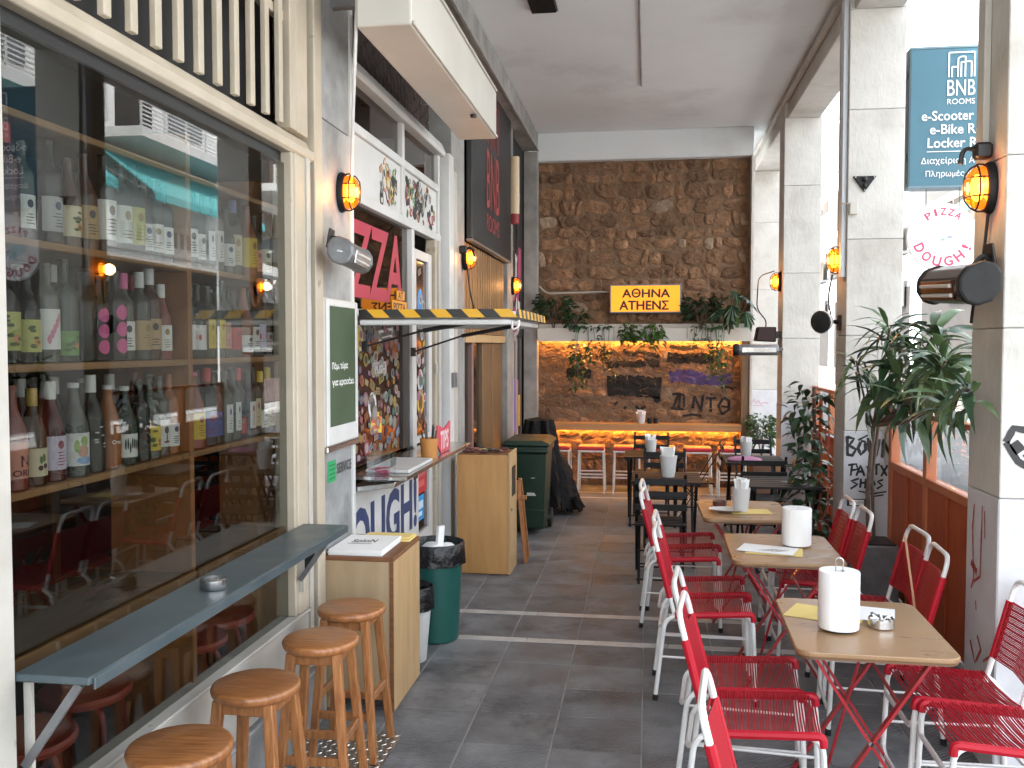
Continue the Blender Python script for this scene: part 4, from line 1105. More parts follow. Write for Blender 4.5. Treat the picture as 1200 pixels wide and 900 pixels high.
# golden slats under it
st_ = thing('slat_screen', 'golden wooden slat screen below the charcoal sign', 'screen', (-1.64, 9.3, 1.95))
n = 17
for i in range(n):
    ya = 8.19 + i * 2.3 / n
    part('slat', MB().box(-1.66, -1.625, ya, ya + 2.3 / n * .66, 1.95, 2.77), K['woodslat'], st_, .004)
part('back_board', MB().box(-1.70, -1.68, 8.17, 10.51, 1.93, 2.77), K['darkbrown'], st_)
part('bottom_rail', MB().box(-1.69, -1.61, 8.17, 10.51, 1.87, 1.945), K['ply'], st_, .004)
dd = thing('shop_door', 'brown timber and glass shop front under the slat screen', 'door', (-1.66, 9.3, 0))
part('glass_pane', MB().box(-1.685, -1.679, 8.19, 9.25, .10, 1.868), K['window'], dd)
part('pane_post', MB().box(-1.70, -1.64, 8.62, 8.70, 0, 1.868), paint((.20, .12, .10), .5), dd, .004)
part('pane_post', MB().box(-1.70, -1.64, 8.17, 8.21, 0, 1.868), K['wooddoor'], dd, .004)
for i, (ya, yb, m) in enumerate(((9.20, 9.42, 'wooddoor'), (9.44, 9.80, 'wooddoor'), (9.82, 10.16, 'wooddoor'), (10.18, 10.51, 'wooddoor'))):
    part('door_plank', MB().box(-1.70, -1.645 - .006 * (i % 2), ya, yb, 0, 1.868), K[m], dd, .005)
part('sill', MB().box(-1.70, -1.62, 8.21, 9.2, 0, .10), K['wooddoor'], dd, .004)
t = thing('poster', 'crumpled pale poster hanging inside the slat screen shop', 'poster', (-1.9, 9.1, 1.3)); part('sheet', MB().box(-1.92, -1.915, 8.95, 9.20, 1.15, 1.62), K['paper'], t)
part('sheet_text', MB().box(-1.914, -1.912, 8.99, 9.15, 1.40, 1.44), K['greymetal'], t)
solo('paper_roll', MB().tube([(-1.53, 10.68, 4.0), (-1.53, 10.68, 3.35)], .055, 10).tube([(-1.53, 10.68, 3.35), (-1.53, 10.68, 3.24)], .056, 10, 1), [paint((.60, .48, .32), .6), paint((.22, .02, .02), .5)], 'cream and red tube lamp fixed high on the pier beside the charcoal sign', 'lamp', (-1.53, 10.68, 3.3))
ps = thing('poster_wall', 'tall dark panel of torn pink and white posters in the far left corner', 'poster panel', (-1.63, 11.5, 0))
part('board', MB().box(-1.68, -1.63, 10.955, 12.115, 1.95, 4.36), K['charcoal'], ps)
for i in range(44):
    y, z = random.uniform(11.0, 11.95), random.uniform(2.05, 3.75)
    c = random.choice([(.50, .48, .46), (.32, .31, .30), (.02, .02, .02), (.02, .02, .02), (.05, .05, .05), (.45, .07, .16), (.36, .06, .14), (.55, .54, .52)]) if z < 3.1 else random.choice([(.30, .30, .30), (.45, .44, .43), (.03, .03, .03), (.02, .02, .02)])
    a, b = random.uniform(.06, .16), random.uniform(.08, .26)
    part('torn_poster', MB().prism([(-a, -b), (a * random.uniform(.4, 1), -b * random.uniform(.6, 1)), (a, b * random.uniform(.5, 1)), (-a * random.uniform(.3, 1), b)], (-1.629 + i * .0004, y, z), Y1, Z1, .0003), paint(c, .7), ps)
gd = thing('glass_door', 'narrow glass door with coloured stripes beside the stone wall corner', 'door', (-1.64, 11.5, 0))
part('pane', MB().box(-1.665, -1.66, 11.0, 12.1, .05, 1.94), K['dimglass'], gd)
for ya, c in ((10.96, (.05, .05, .05)), (11.30, (.45, .43, .40)), (11.62, (.40, .38, .36)), (12.03, (.10, .10, .10))): part('door_bar', MB().box(-1.68, -1.64, ya, ya + .05, 0, 1.945), paint(c, .5), gd)
for ya, yb, za, zb, c in ((11.05, 11.28, .95, 1.45, (.03, .22, .08)), (11.37, 11.60, .75, 1.42, (.20, .13, .42)), (11.68, 11.84, .6, 1.40, (.48, .12, .16)), (11.86, 12.02, .8, 1.2, (.5, .36, .05)), (11.05, 11.28, .5, .93, (.40, .40, .36))):
    part('stripe', MB().box(-1.658, -1.652, ya, yb, za, zb), paint(c, .5), gd)

# ------------------------------------------------------------------ menu board, SERVICE sticker
mn = thing('menu_board', 'green notice board in a white frame on the grey marble pier', 'notice board', (-1.6, 4.72, 1.33))
part('backing', MB().box(FX + .001, -1.60, 4.475, 4.985, 1.33, 2.085), K['acwhite'], mn, .004)
part('green_panel', MB().box(-1.5995, -1.594, 4.525, 4.945, 1.43, 2.045), mat('green_chalk', (.040, .068, .032), .7, c2=(.05, .082, .04), scale=3), mn)
for b_ in ((4.480, 4.525, 1.34, 2.08), (4.945, 4.98, 1.34, 2.08), (4.526, 4.944, 1.34, 1.43), (4.526, 4.944, 2.046, 2.08)):
    part('frame_bar', MB().box(-1.5998, -1.590, *b_), K['white'], mn, .003)
part('bottom_rail', MB().box(FX + .001, -1.585, 4.47, 4.99, 1.305, 1.335), K['steel'], mn, .004)
mb = MB(); text(mb, 'Πάμε τώρα', (-1.593, 4.565, 1.715), Y1, Z1, .25, .045, bold=.02); part('lettering', mb, K['paper'], mn, nrm=False)
mb = MB(); text(mb, 'για κρασάκι.', (-1.593, 4.565, 1.63), Y1, Z1, .36, .045, bold=.02)
part('lettering', mb, K['paper'], mn, nrm=False)
ss = thing('service_sticker', 'green sticker with the word SERVICE on the marble pier under the notice board', 'sticker', (FX, 4.7, 1.2))
part('green_patch', MB().box(FX + .0005, FX + .003, 4.56, 4.68, 1.14, 1.25), paint((.02, .30, .10), .6), ss)
mb = MB()
for i in range(4): mb.box(FX + .0032, FX + .004, 4.575, 4.665, 1.155 + i * .023, 1.163 + i * .023)
part('print_line', mb, paint((.01, .14, .05), .6), ss)
mb = MB(); text(mb, 'SERVICE', (FX + .002, 4.695, 1.17), Y1, Z1, .24, .055, bold=.015); part('lettering', mb, K['black'], ss, nrm=False)
solo('meter_box', MB().box(FX + .021, FX + .05, 7.50, 7.60, 1.50, 1.62), K['greymetal'], 'small grey metal box on the white edge of the concrete pier', 'box', (-1.6, 7.55, 1.5), bevel=.004)
# ================================================================== LAMPS, HEATERS, SPEAKERS
def bulkhead(loc, rot, label, s=1.0):
    t = thing('bulkhead_lamp', label, 'wall lamp', (0, 0, 0), group='lit amber bulkhead lamps')
    T = Matrix.Diagonal((1, .62, 1)).to_4x4()
    RX = Matrix.Rotation(PI / 2, 4, 'Y')
    el = Matrix.Diagonal((1, .66, 1, 1))
    def E(prof): return MB().lathe(prof, 24, (0, 0, 0), 0, el @ RX)
    # lathe axis along +X, tall in Z (local x of the profile becomes -Z)
    part('base', E([(.0, 0), (.112, 0), (.115, .012), (.106, .032), (.096, .036), (.0, .036)]), K['blackmetal'], t)
    part('glass', E([(.094, .0365), (.094, .055), (.085, .082), (.060, .104), (.03, .112), (.0, .114)]), K['amber'], t)
    part('bulb', MB().ball((.062, 0, 0), .030, .030, .060, 12, 8), K['bulb'], t)
    mb = MB()
    arc = [(.036, .103), (.060, .104), (.092, .086), (.115, .055), (.122, .0)]
    def arch(f):
        pts = [f(x, r) for x, r in arc] + [f(x, -r) for x, r in reversed(arc[:-1])]
        mb.tube(pts, .0042, 6)
    arch(lambda x, r: (x, 0, r))
    for z, k in ((.04, .92), (-.04, .92)): arch(lambda x, r: (x * k, r * .62, z))
    mb.tube([(.07, .066 * math.cos(a), .098 * math.sin(a)) for a in [2 * PI * i / 20 for i in range(20)]], .0042, 6, closed=True)
    part('cage', mb, K['blackmetal'], t)
    ld = bpy.data.lights.new('lamp_light', 'POINT'); ld.energy = 0.6; ld.color = (1, .58, .22); ld.shadow_soft_size = .05
    lo = bpy.data.objects.new('lamp_light', ld); COL.objects.link(lo); lo.parent = t; lo.location = (.14, 0, 0)
    s *= .93; t.location = loc; t.rotation_euler = (0, 0, rot); t.scale = (s, s, s)
    return t
bulkhead((FX, 4.79, 2.655), 0, 'lit amber wall lamp on the grey marble pier above the left heater')
bulkhead((FX + .012, 8.08, 2.61), 0, 'lit amber wall lamp on the concrete pier at the near edge of the charcoal sign')
bulkhead((-1.588, 10.85, 2.54), 0, 'lit amber wall lamp farthest down the left wall by the posters')
bulkhead((CX0, 4.33, 2.53), PI, 'lit amber lamp on the nearest street column by the teal sign', 1.06)
bulkhead((CX0, 7.50, 2.50), PI, 'lit amber lamp on the column with BOWN graffiti below the pale conduit', 1.06)
bulkhead((CX0, 10.86, 2.56), PI, 'lit amber lamp on the far column above the small black loudspeaker', 1.06)
def clampbox(x, y, z, sgn, label):
    t = thing('lamp_bracket', label, 'bracket', (x, y, z))
    part('box', MB().box(x - .035, x + .035, y - .03, y + .03, z - .035, z + .035), K['black'], t, .01)
    part('arm', MB().tube(fillet([(x, y, z), (x + sgn * .085, y - .02, z + .015), (x + sgn * .10, y - .03, z - .06)], .04), .010, 6), K['black'], t)
clampbox(1.43, 4.34, 2.69, -1, 'black bracket above the lamp on the nearest column')
clampbox(-1.57, 7.86, 2.66, 1, 'black junction box beside the lamp on the concrete pier')
def cable(pts, label, r=.007, loc=None): solo('cable', MB().tube(fillet(pts, .08, 5), r, 6), K['black'], label, 'cable', loc or pts[0])
cable([(1.455, 4.33, 2.42), (1.452, 4.36, 2.25), (1.44, 4.44, 2.05), (1.45, 4.5, 1.95)], 'black cable running from the nearest column lamp down to the brown heater')
cable([(1.40, 7.50, 2.39), (1.36, 7.46, 2.2), (1.40, 7.5, 2.05)], 'black cable from the lamp to the horn loudspeaker')
cable([(1.40, 10.86, 2.68), (1.22, 10.8, 2.62), (1.20, 10.8, 2.25), (1.31, 10.8, 2.12), (1.30, 10.8, 2.02)], 'thin black cable looping down to the small black loudspeaker')
cable([(-1.55, 7.92, 2.55), (-1.53, 7.95, 2.3), (-1.50, 8.0, 2.15), (-1.56, 8.12, 2.08)], 'black cable hanging from the junction box on the concrete pier')

def heater(loc, rot, tilt, label, dark, L=.48, sc=1.0):
    t = thing('patio_heater', label, 'heater', (0, 0, 0), group='patio heaters')
    prof = [(-.085, .03), (-.07, .075), (-.02, .095), (.045, .085), (.085, .045), (.095, -.01), (.075, -.06), (.03, -.085), (-.03, -.075), (-.075, -.035)]
    shell, cap = MB(), (MB(), MB())
    n = len(prof)
    shell.prism(prof, (0, -L / 2 + .02, 0), X1, Z1, -(L - .04))
    for s in (-1, 1):
        y0 = s * (L / 2 - .02)
        q = [(a * 1.09, b * 1.09) for a, b in prof]
        cap[s > 0].prism(q, (0, y0 if s > 0 else y0 - .05, 0), X1, Z1, -.05)
    part('shell', shell, K['greymetal'] if not dark else mat('brown_heater_shell', (.085, .055, .042), .25, .6), t, .006)
    cm = K['blackmetal'] if dark else K['greymetal']; part('end_cap', cap[0], cm, t, .014, 2); part('end_cap', cap[1], cm, t, .014, 2)
    gl = MB().box(.088, .100, -L / 2 + .06, L / 2 - .06, -.055, .04)
    part('reflector', gl, K['steel'] if not dark else mat('bronze_mirror_glass', (.10, .06, .045), .1, .9), t, .004)
    tb = MB()
    for z in (-.03, .015): tb.tube([(.104, -L / 2 + .08, z), (.104, L / 2 - .08, z)], .009, 8)
    part('element', tb, paint((.62, .60, .56), .3), t)
    part('wall_arm', MB().tube(fillet([(-.06, 0, .06), (-.13, 0, .12), (-.16, 0, .10)], .03), .014, 6), K['black'], t)
    part('wall_plate', MB().box(-.172, -.158, -.05, .05, .03, .17), K['black'], t, .004)
    part('badge', MB().box(-.012, .03, -L / 2 - .034, -L / 2 - .031, -.006, .006), K['steel'], t)
    t.location = loc; t.rotation_euler = (tilt, .18, rot); t.scale = (sc, sc, sc)
    return t
h = heater((-1.475, 4.50, 2.29), 0, -.06, 'grey patio heater with a bright reflector on the marble pier', False, .44, .70)
h = heater((1.315, 4.26, 2.105), PI, -.05, 'brown patio heater with a black end cap on the nearest street column', True, .60, .90)
t = thing('tube_heater', 'slim grey tube heater sticking out from the far street column', 'heater', (1.47, 10.3, 1.8))
part('tube', MB().lathe([(.0, 0), (.055, 0), (.06, .02), (.06, .42), (.055, .44), (0, .44)], 14, (.93, 10.25, 1.795), 0, Matrix.Rotation(PI / 2, 4, 'Y')), K['greymetal'], t)
part('end_cap', MB().lathe([(.0, 0), (.06, 0), (.066, .015), (.066, .05), (.06, .06), (0, .06)], 14, (.90, 10.25, 1.795), 0, Matrix.Rotation(PI / 2, 4, 'Y')), K['blackmetal'], t)
part('wall_arm', MB().tube([(1.36, 10.25, 1.8), (1.44, 10.5, 1.8), (1.44, 10.72, 1.80), (1.468, 10.74, 1.80)], .02, 6), K['black'], t)
part('grille', MB().box(.99, 1.34, 10.186, 10.192, 1.77, 1.82), K['steel'], t)
t = thing('loudspeaker', 'small black box loudspeaker on the far column above the tube heater', 'loudspeaker', (1.38, 10.8, 1.95))
part('cabinet', MB().prism([(-.13, -.07), (.10, -.08), (.10, .09), (-.10, .09)], (1.31, 10.72, 1.96), X1, Z1, -.20), K['blackmetal'], t, .01)
part('grille', MB().prism([(-.115, -.062), (.085, -.07), (.085, .08), (-.09, .08)], (1.31, 10.708, 1.96), X1, Z1, -.010), mat('dark_speaker_cloth', (.035, .018, .018), .9), t, .003)
part('wall_arm', MB().box(1.41, 1.468, 10.78, 10.84, 1.92, 2.0), K['black'], t, .004)
t = thing('horn_loudspeaker', 'round white horn loudspeaker with a black mesh face on the column with BOWN graffiti', 'loudspeaker', (1.36, 7.5, 2.03))
Mh = Matrix.Translation((1.345, 7.48, 2.03)) @ Matrix.Rotation(math.radians(20), 4, 'Z') @ Matrix.Rotation(-PI / 2, 4, 'Y') @ Matrix.Rotation(.12, 4, 'X')
Mh = Matrix.Translation((1.345, 7.48, 2.03)) @ Matrix.Rotation(math.radians(50), 4, 'Z') @ Matrix.Rotation(math.radians(-95), 4, 'Y')
part('bell', MB().lathe([(.03, -.06), (.05, -.04), (.075, 0), (.085, .03), (.092, .052), (.085, .058), (.0, .056)], 20, (0, 0, 0), 0, Mh), K['white'], t)
part('mesh_face', MB().lathe([(.086, .0585), (.080, .066), (.04, .072), (0, .074)], 20, (0, 0, 0), 0, Mh), K['black'], t)
part('wall_arm', MB().tube([(1.37, 7.5, 2.03), (1.41, 7.52, 2.03), (1.468, 7.53, 2.02)], .016, 8), K['black'], t)
part('wall_plate', MB().box(1.45, 1.469, 7.48, 7.57, 1.96, 2.08), K['black'], t, .004)
t = thing('camera_bracket', 'black triangular fixing plate on the front of the column with BOWN graffiti', 'bracket', (1.58, 7.31, 3.04))
part('plate', MB().prism([(-.085, .055), (0, -.065), (.085, .055)], (1.585, 7.30, 3.05), X1, Z1, -.017), K['blackmetal'], t, .004)
for a, b, r in ((0, .03, .022), (0, -.018, .017)): part('stud', MB().ball((1.585 + a, 7.292, 3.05 + b), r, .02, r, 10, 6), K['black'], t)
for a, b in ((-.066, .045), (.066, .045), (0, -.05)): part('screw', MB().ball((1.585 + a, 7.296, 3.05 + b), .006, .006, .006, 8, 5), K['steel'], t)
t = thing('junction_box', 'small pale junction box below the black triangular plate on the column', 'junction box', (1.51, 7.3, 2.88))
part('box', MB().box(1.475, 1.535, 7.268, 7.318, 2.82, 2.91), K['offwhite'], t, .005)
part('lead', MB().tube([(1.48, 7.30, 2.90), (1.42, 7.33, 2.91)], .006, 6), K['offwhite'], t)

# ================================================================== END WALL FITTINGS
pl = thing('wall_planter', 'long pale metal planter trough with an amber light strip across the stone wall', 'planter', (-.1, 12.2, 1.9))
part('trough_front', MB().box(-1.43, 1.29, 12.05, 12.075, 1.893, 2.065), K['acwhite'], pl, .004)
part('trough_floor', MB().box(-1.43, 1.27, 12.076, 12.29, 1.925, 1.945), K['acwhite'], pl)
part('trough_back', MB().box(-1.43, 1.27, 12.235, 12.25, 1.946, 2.12), K['acwhite'], pl)
part('trough_joint', MB().box(.48, .49, 12.046, 12.05, 1.926, 2.064), K['greymetal'], pl)
part('soil', MB().box(-1.42, 1.26, 12.08, 12.23, 1.946, 2.03), K['mortar'], pl)
part('light_strip', MB().box(-1.40, 1.22, 12.252, 12.272, 1.910, 1.9245), K['led'], pl)
ld_ = thing('wall_counter', 'long honey wood counter with an amber light strip fixed to the stone wall', 'counter', (-.1, 12.15, .745))
part('board', MB().box(-1.36, 1.168, 12.02, 12.29, .745, .835), mat('honey_wood', (.40, .24, .095), .5, c2=(.34, .19, .07), scale=2, stretch=(1, 8, 8)), ld_, .005)
part('light_strip', MB().box(-1.34, 1.15, 12.245, 12.265, .734, .7445), K['ledlow'], ld_)
sn = thing('lit_sign', 'glowing yellow sign reading ATHENS in Greek and English on the stone wall', 'sign', (-.045, 12.2, 2.44))
part('frame', MB().box(-.500, .410, 12.09, 12.20, 2.255, 2.625), K['greymetal'], sn, .006)
part('lit_panel', MB().box(-.480, .390, 12.083, 12.0895, 2.275, 2.605), K['signlit'], sn)
DR = mat('dark_maroon_letters', (.045, .006, .012), .6)
mb = MB()
for q, (dx, dz) in enumerate(((-.005, 0), (.005, 0), (0, -.004), (0, .004))):
    yy = 12.081 - q * .0006
    text(mb, 'AΘHNA', (-.335 + dx, yy, 2.455 + dz), X1, Z1, .60, .112)
    text(mb, 'ATHEN', (-.37 + dx, yy, 2.30 + dz), X1, Z1, .52, .112)
    text(mb, 'Σ', (.165 + dx, yy, 2.30 + dz), X1, Z1, .085, .112)
part('lettering', mb, DR, sn, nrm=False)
part('wall_bracket', MB().box(-.2, .1, 12.2, 12.29, 2.40, 2.45), K['black'], sn)
solo('sign_cable', MB().tube(fillet([(-1.43, 12.25, 2.62), (-1.33, 12.2, 2.52), (-.9, 12.22, 2.53), (-.5, 12.2, 2.54)], .08), .014, 6), K['offwhite'], 'pale cable running along the stone wall to the glowing yellow sign', 'cable', (-1, 12.2, 2.52))

def barstool(x, label):
    t = thing('bar_stool', label, 'stool', (0, 0, 0), group='red and white stools at the wall counter')
    part('seat', MB().box(-.165, .165, -.165, .165, .535, .585), paint((.55, .028, .035), .45), t, .018, 2)
    f = MB()
    f.tube(fillet([(-.155, -.155, .525), (.155, -.155, .525), (.155, .155, .525), (-.155, .155, .525), (-.155, -.155, .525)], .02), .012, 6)
    part('seat_frame', f, K['whitetube'], t)
    for sx in (-1, 1):
        for sy in (-1, 1):
            part('leg', MB().tube([(sx * .15, sy * .15, .53), (sx * .165, sy * .165, 0)], .012, 8), K['whitetube'], t)
    for z, yy in ((.24, -.16), (.20, -.16), (.24, .16)):
        part('stretcher', MB().tube([(-.158, yy, z), (.158, yy, z)], .010, 6), K['whitetube'], t)
    for sx in (-1, 1): part('stretcher', MB().tube([(sx * .158, -.16, .16), (sx * .158, .16, .16)], .010, 6), K['whitetube'], t)
    t.location = (x, 11.72, 0)
    return t
bs = barstool(-1.13, 'red topped white stool half hidden by the green wheelie bin')
for x, l in ((-.70, 'red topped white stool second from the left at the stone wall counter'), (-.26, 'red topped white stool third from the left, beside the black table'),
             (.17, 'red topped white stool behind the black chair with the napkin cup'), (.61, 'red topped white stool right of the black middle table'), (1.02, 'red topped white stool rightmost at the stone wall counter')):
    dup(bs, (x, 11.72, 0), label=l)

# ================================================================== TABLES AND CHAIRS
def red_chair():
    t = thing('cord_chair', 'x', 'chair', (0, 0, 0), group='red cord chairs around the wooden tables')
    r = .0115
    for s in (-1, 1):
        y = s * .195
        pts = fillet([(.225, y, 0), (.205, y, .474), (-.235, y, .442), (-.285, y * 1.03, 0)], .07, 6)
        part('side_frame', MB().tube(pts, r, 8), K['whitetube'], t)
        part('foot_cap', MB().tube([(.2255, y, -.0), (.224, y, .03)], .0145, 8), K['black'], t)
        part('foot_cap', MB().tube([(-.2855, y * 1.03, -.0), (-.282, y * 1.03, .03)], .0145, 8), K['black'], t)
        part('side_rung', MB().tube([(.214, y, .23), (-.262, y * 1.02, .23)], .006, 6), K['whitetube'], t)
        part('seat_rail_wrap', MB().tube(fillet([(.207, y, .437), (.204, y, .474), (.1, y, .4664), (-.185, y, .4457)], .05, 6), .0165, 8), K['redcord'], t)
    b = fillet([(-.185, -.175, .43), (-.30, -.175, .87), (-.30, .175, .87), (-.185, .175, .43)], .07, 6)
    part('back_frame', MB().tube(b, r, 8), K['whitetube'], t)
    def bp(z): return -.185 - .115 * (z - .43) / .44
    for s in (-1, 1):
        part('back_rail_wrap', MB().tube([(bp(.535), s * .175, .535), (bp(.775), s * .175, .775)], .016, 8), K['redcord'], t)
    part('front_bow', MB().tube(fillet([(.207, -.195, .40), (.215, -.17, .355), (.215, .17, .355), (.207, .195, .40)], .04), .010, 8), K['whitetube'], t)
    part('front_stretcher', MB().tube(fillet([(.221, -.195, .13), (.222, -.15, .10), (.222, .15, .10), (.221, .195, .13)], .03), .009, 6), K['whitetube'], t)
    part('rear_stretcher', MB().tube([(-.27, -.2, .16), (-.27, .2, .16)], .009, 6), K['whitetube'], t)
    part('rear_rail', MB().tube(fillet([(-.24, -.195, .40), (-.265, -.16, .375), (-.265, .16, .375), (-.24, .195, .40)], .03), .010, 6), K['whitetube'], t)
    c = MB()
    n = 38
    for i in range(n):
        x = -.182 + (.20 + .182) * i / (n - 1)
        z = .462 + .002 * math.sin(i * 1.7) - (.018 * max(0, (i - n + 5) / 4) ** 2 if i > n - 5 else 0) + x * .055
        sag = -.010
        c.tube([(x, -.196, z + .012), (x, -.10, z + sag * .7 + .008), (x, 0, z + sag + .008), (x, .10, z + sag * .7 + .008), (x, .196, z + .012)], .0031, 5)
    part('seat_cords', c, K['redcord'], t, stuff=True)
    c = MB()
    n = 38
    for i in range(n):
        z = .537 + .236 * i / (n - 1)
        x = bp(z)
        c.tube([(x + .008, -.178, z), (x - .012, 0, z), (x + .008, .178, z)], .0027, 5)
        if i % 4 == 0: c.tube([(x - .012, -.178, z + .003), (x - .022, 0, z + .003), (x - .012, .178, z + .003)], .0036, 5)
    part('back_cords', c, K['redcord'], t, stuff=True)
    return t
ch = red_chair()
CH = [((.43, 3.555), 0, 'red cord chair on the left of the nearest wooden table with the paper roll'),
      ((.42, 3.975), 0, 'red cord chair on the left, tucked in right behind the nearest fully seen one'),
      ((.34, 5.03), 0, 'red cord chair on the left of the second wooden table, nearer of the two'),
      ((.34, 5.40), 0, 'red cord chair on the left of the second wooden table, farther of the two'),
      ((.265, 6.27), 0, 'red cord chair on the left of the farthest wooden table, nearer of the two'),
      ((.255, 6.68), 0, 'red cord chair farthest back in the left row before the black furniture'),
      ((.46, 2.66), 0, 'red cord chair at the bottom edge of the picture with only its back showing'),
      ((1.255, 3.53), PI, 'red cord chair at the lower right corner of the picture'),
      ((1.235, 3.95), PI, 'red cord chair on the right in front of the nearest street column'),
      ((1.12, 5.12), PI + .06, 'red cord chair on the right by the orange screen, farther of the two'),
      ((1.09, 4.70), PI - .05, 'red cord chair on the right by the orange screen, nearer of the two'),
      ((.97, 6.14), PI, 'red cord chair on the right beside the climbing pot plant, farther of the two'),
      ((.985, 5.74), PI, 'red cord chair on the right beside the climbing pot plant, nearer of the two')]
for i, ((x, y), r, l) in enumerate(CH):
    r += random.uniform(-.03, .03) - (.075 if i < 7 else 0)
    if i == 0: ch.location = (x, y, .001); ch.rotation_euler = (0, 0, r); ch['label'] = l
    else: dup(ch, (x, y, .001), r, l)

def wood_table():
    t = thing('folding_table', 'x', 'table', (0, 0, 0), group='wooden tables with red crossed legs')
    a, b, r = .29, .375, .06
    poly = []
    for cx, cy, q in ((a - r, b - r, 0), (-a + r, b - r, 1), (-a + r, -b + r, 2), (a - r, -b + r, 3)):
        for k in range(7):
            an = q * PI / 2 + k / 6 * PI / 2
            poly.append((cx + r * math.cos(an), cy + r * math.sin(an)))
    part('top', MB().prism(poly, (0, 0, .702), X1, Y1, .020), K['tabletop'], t, .005, 2)
    poly2 = [(x * .985, y * .985) for x, y in poly]
    part('under_frame', MB().prism(poly2, (0, 0, .692), X1, Y1, .0095), K['tableedge'], t)
    for s in (-1, 1):
        y = s * .235
        part('leg', MB().bar((-.225, y, .69), (.215, y, .006), .011, .032, (0, 1, 0)), K['redmetal'], t)
        part('leg', MB().bar((.225, y + s * .014, .69), (-.215, y + s * .014, .006), .011, .032, (0, 1, 0)), K['redmetal'], t)
        part('pivot', MB().tube([(.0, y - .012, .345), (0, y + s * .03, .345)], .01, 8), K['steel'], t)
    for x, z in ((.19, .05), (-.19, .05), (.10, .50)):
        part('cross_rod', MB().tube([(x, -.235, z), (x, .235, z)], .008, 6), K['redmetal'], t)
    part('stay_rod', MB().tube([(-.08, .20, .05), (.09, .20, .69)], .007, 6), K['redmetal'], t)
    return t
tb = wood_table()
TB = [((.845, 3.87), -.02, 'wooden folding table with red crossed legs and a steel ashtray, nearest whole one'), ((.735, 5.30), -.01, 'wooden folding table with a menu sheet and paper roll, second along the row'),
      ((.645, 6.50), .02, 'wooden folding table with a napkin cup and plate, third along the row'), ((.80, 2.13), 0, 'wooden folding table just cut off by the bottom edge of the picture')]
for i, ((x, y), r, l) in enumerate(TB):
    if i == 0: tb.location = (x, y, .001); tb.rotation_euler = (0, 0, r); tb['label'] = l
    else: dup(tb, (x, y, .001), r, l)
TZ = .723
def paper_roll(x, y, label, r=.068, h=.245, hook=True):
    t = thing('paper_towel_roll', label, 'paper roll', (x, y, TZ + .001))
    part('roll', MB().lathe([(.012, .012), (r * .985, .010), (r, .016), (r * 1.005, h * .5), (r, h - .004), (r * .985, h), (.02, h), (.02, h - .06), (.012, .012)], 28, (x, y, TZ), bulge=lambda a, z: 1 + .006 * math.sin(5 * a + 9 * z)), K['paper'], t)
    mb = MB(); x2 = x + r
    part('loose_sheet', MB().add([(x + r * math.cos(a) * 1.012, y + r * math.sin(a) * 1.012, TZ + z) for z in (.014, h - .003) for a in (-2.2, -1.9, -1.6, -1.3)], [(i, i + 1, i + 5, i + 4) for i in range(3)], 0, True), K['paper'], t, nrm=False)
    if hook:
        part('base_plate', MB().lathe([(0, 0), (.062, 0), (.062, .009), (0, .009)], 20, (x, y, TZ)), K['blackmetal'], t)
        part('wire_hook', MB().tube(fillet([(x - .014, y, TZ + .02), (x - .014, y, TZ + h + .05), (x + .014, y, TZ + h + .05), (x + .014, y, TZ + h - .05)], .014, 6), .0028, 6), K['steel'], t)
paper_roll(.752, 3.80, 'white paper towel roll with a wire hook on the nearest wooden table', .078, .235)
paper_roll(.828, 5.36, 'white paper towel roll on the second wooden table', .08, .215, False)
def sheet(x, y, rot, w, d, m, label, z, name='paper_sheet', lift=0.0):
    mb = MB(); n = 4
    vs = []
    for i in range(n + 1):
        for j in range(n + 1):
            a, b = (i / n - .5) * w, (j / n - .5) * d
            zz = lift * ((i / n) ** 3)
            c, s = math.cos(rot), math.sin(rot)
            vs.append((x + a * c - b * s, y + a * s + b * c, z + zz))
    fs = [(i * (n + 1) + j, (i + 1) * (n + 1) + j, (i + 1) * (n + 1) + j + 1, i * (n + 1) + j + 1) for i in range(n) for j in range(n)]
    mb.add(vs, fs); k = len(vs)
    mb.add([(a, b, c - .0012) for a, b, c in vs], [tuple(reversed(f)) for f in fs])
    return solo(name, mb, m, label, 'paper', (x, y, z), nrm=False)
sheet(.74, 4.00, -.42, .30, .21, K['yellowpaper'], 'yellow paper place mat under the sheet on the nearest wooden table', TZ + .0020)
o = sheet(.87, 4.04, -.25, .30, .21, K['paper'], 'white menu sheet on the nearest wooden table', TZ + .0048)
sheet(.685, 5.20, -.15, .30, .21, K['yellowpaper'], 'yellow paper place mat under the menu on the second wooden table', TZ + .0020)
o = sheet(.655, 5.23, -.32, .30, .20, K['paper'], 'white printed menu lying on the second wooden table', TZ + .0048)
gm = MB()
for k in range(5):
    gm.bar((.60 + k * .022, 5.19 - k * .006, TZ + .0056), (.69 + k * .018, 5.235 - k * .008, TZ + .0056), .006, .0005)
part('printed_line', gm, K['greymetal'], o)
sheet(.685, 6.42, .1, .27, .19, K['yellowpaper'], 'yellow paper place mat on the third wooden table', TZ + .0020)
t = thing('plate', 'white oval plate on the third wooden table', 'plate', (.52, 6.38, TZ))
part('dish', MB().lathe([(0, .003), (.07, .003), (.115, .018), (.12, .020), (.112, .016), (.07, .008), (0, .008)], 24, (.53, 6.39, TZ + .003), sy=.72), K['white'], t)
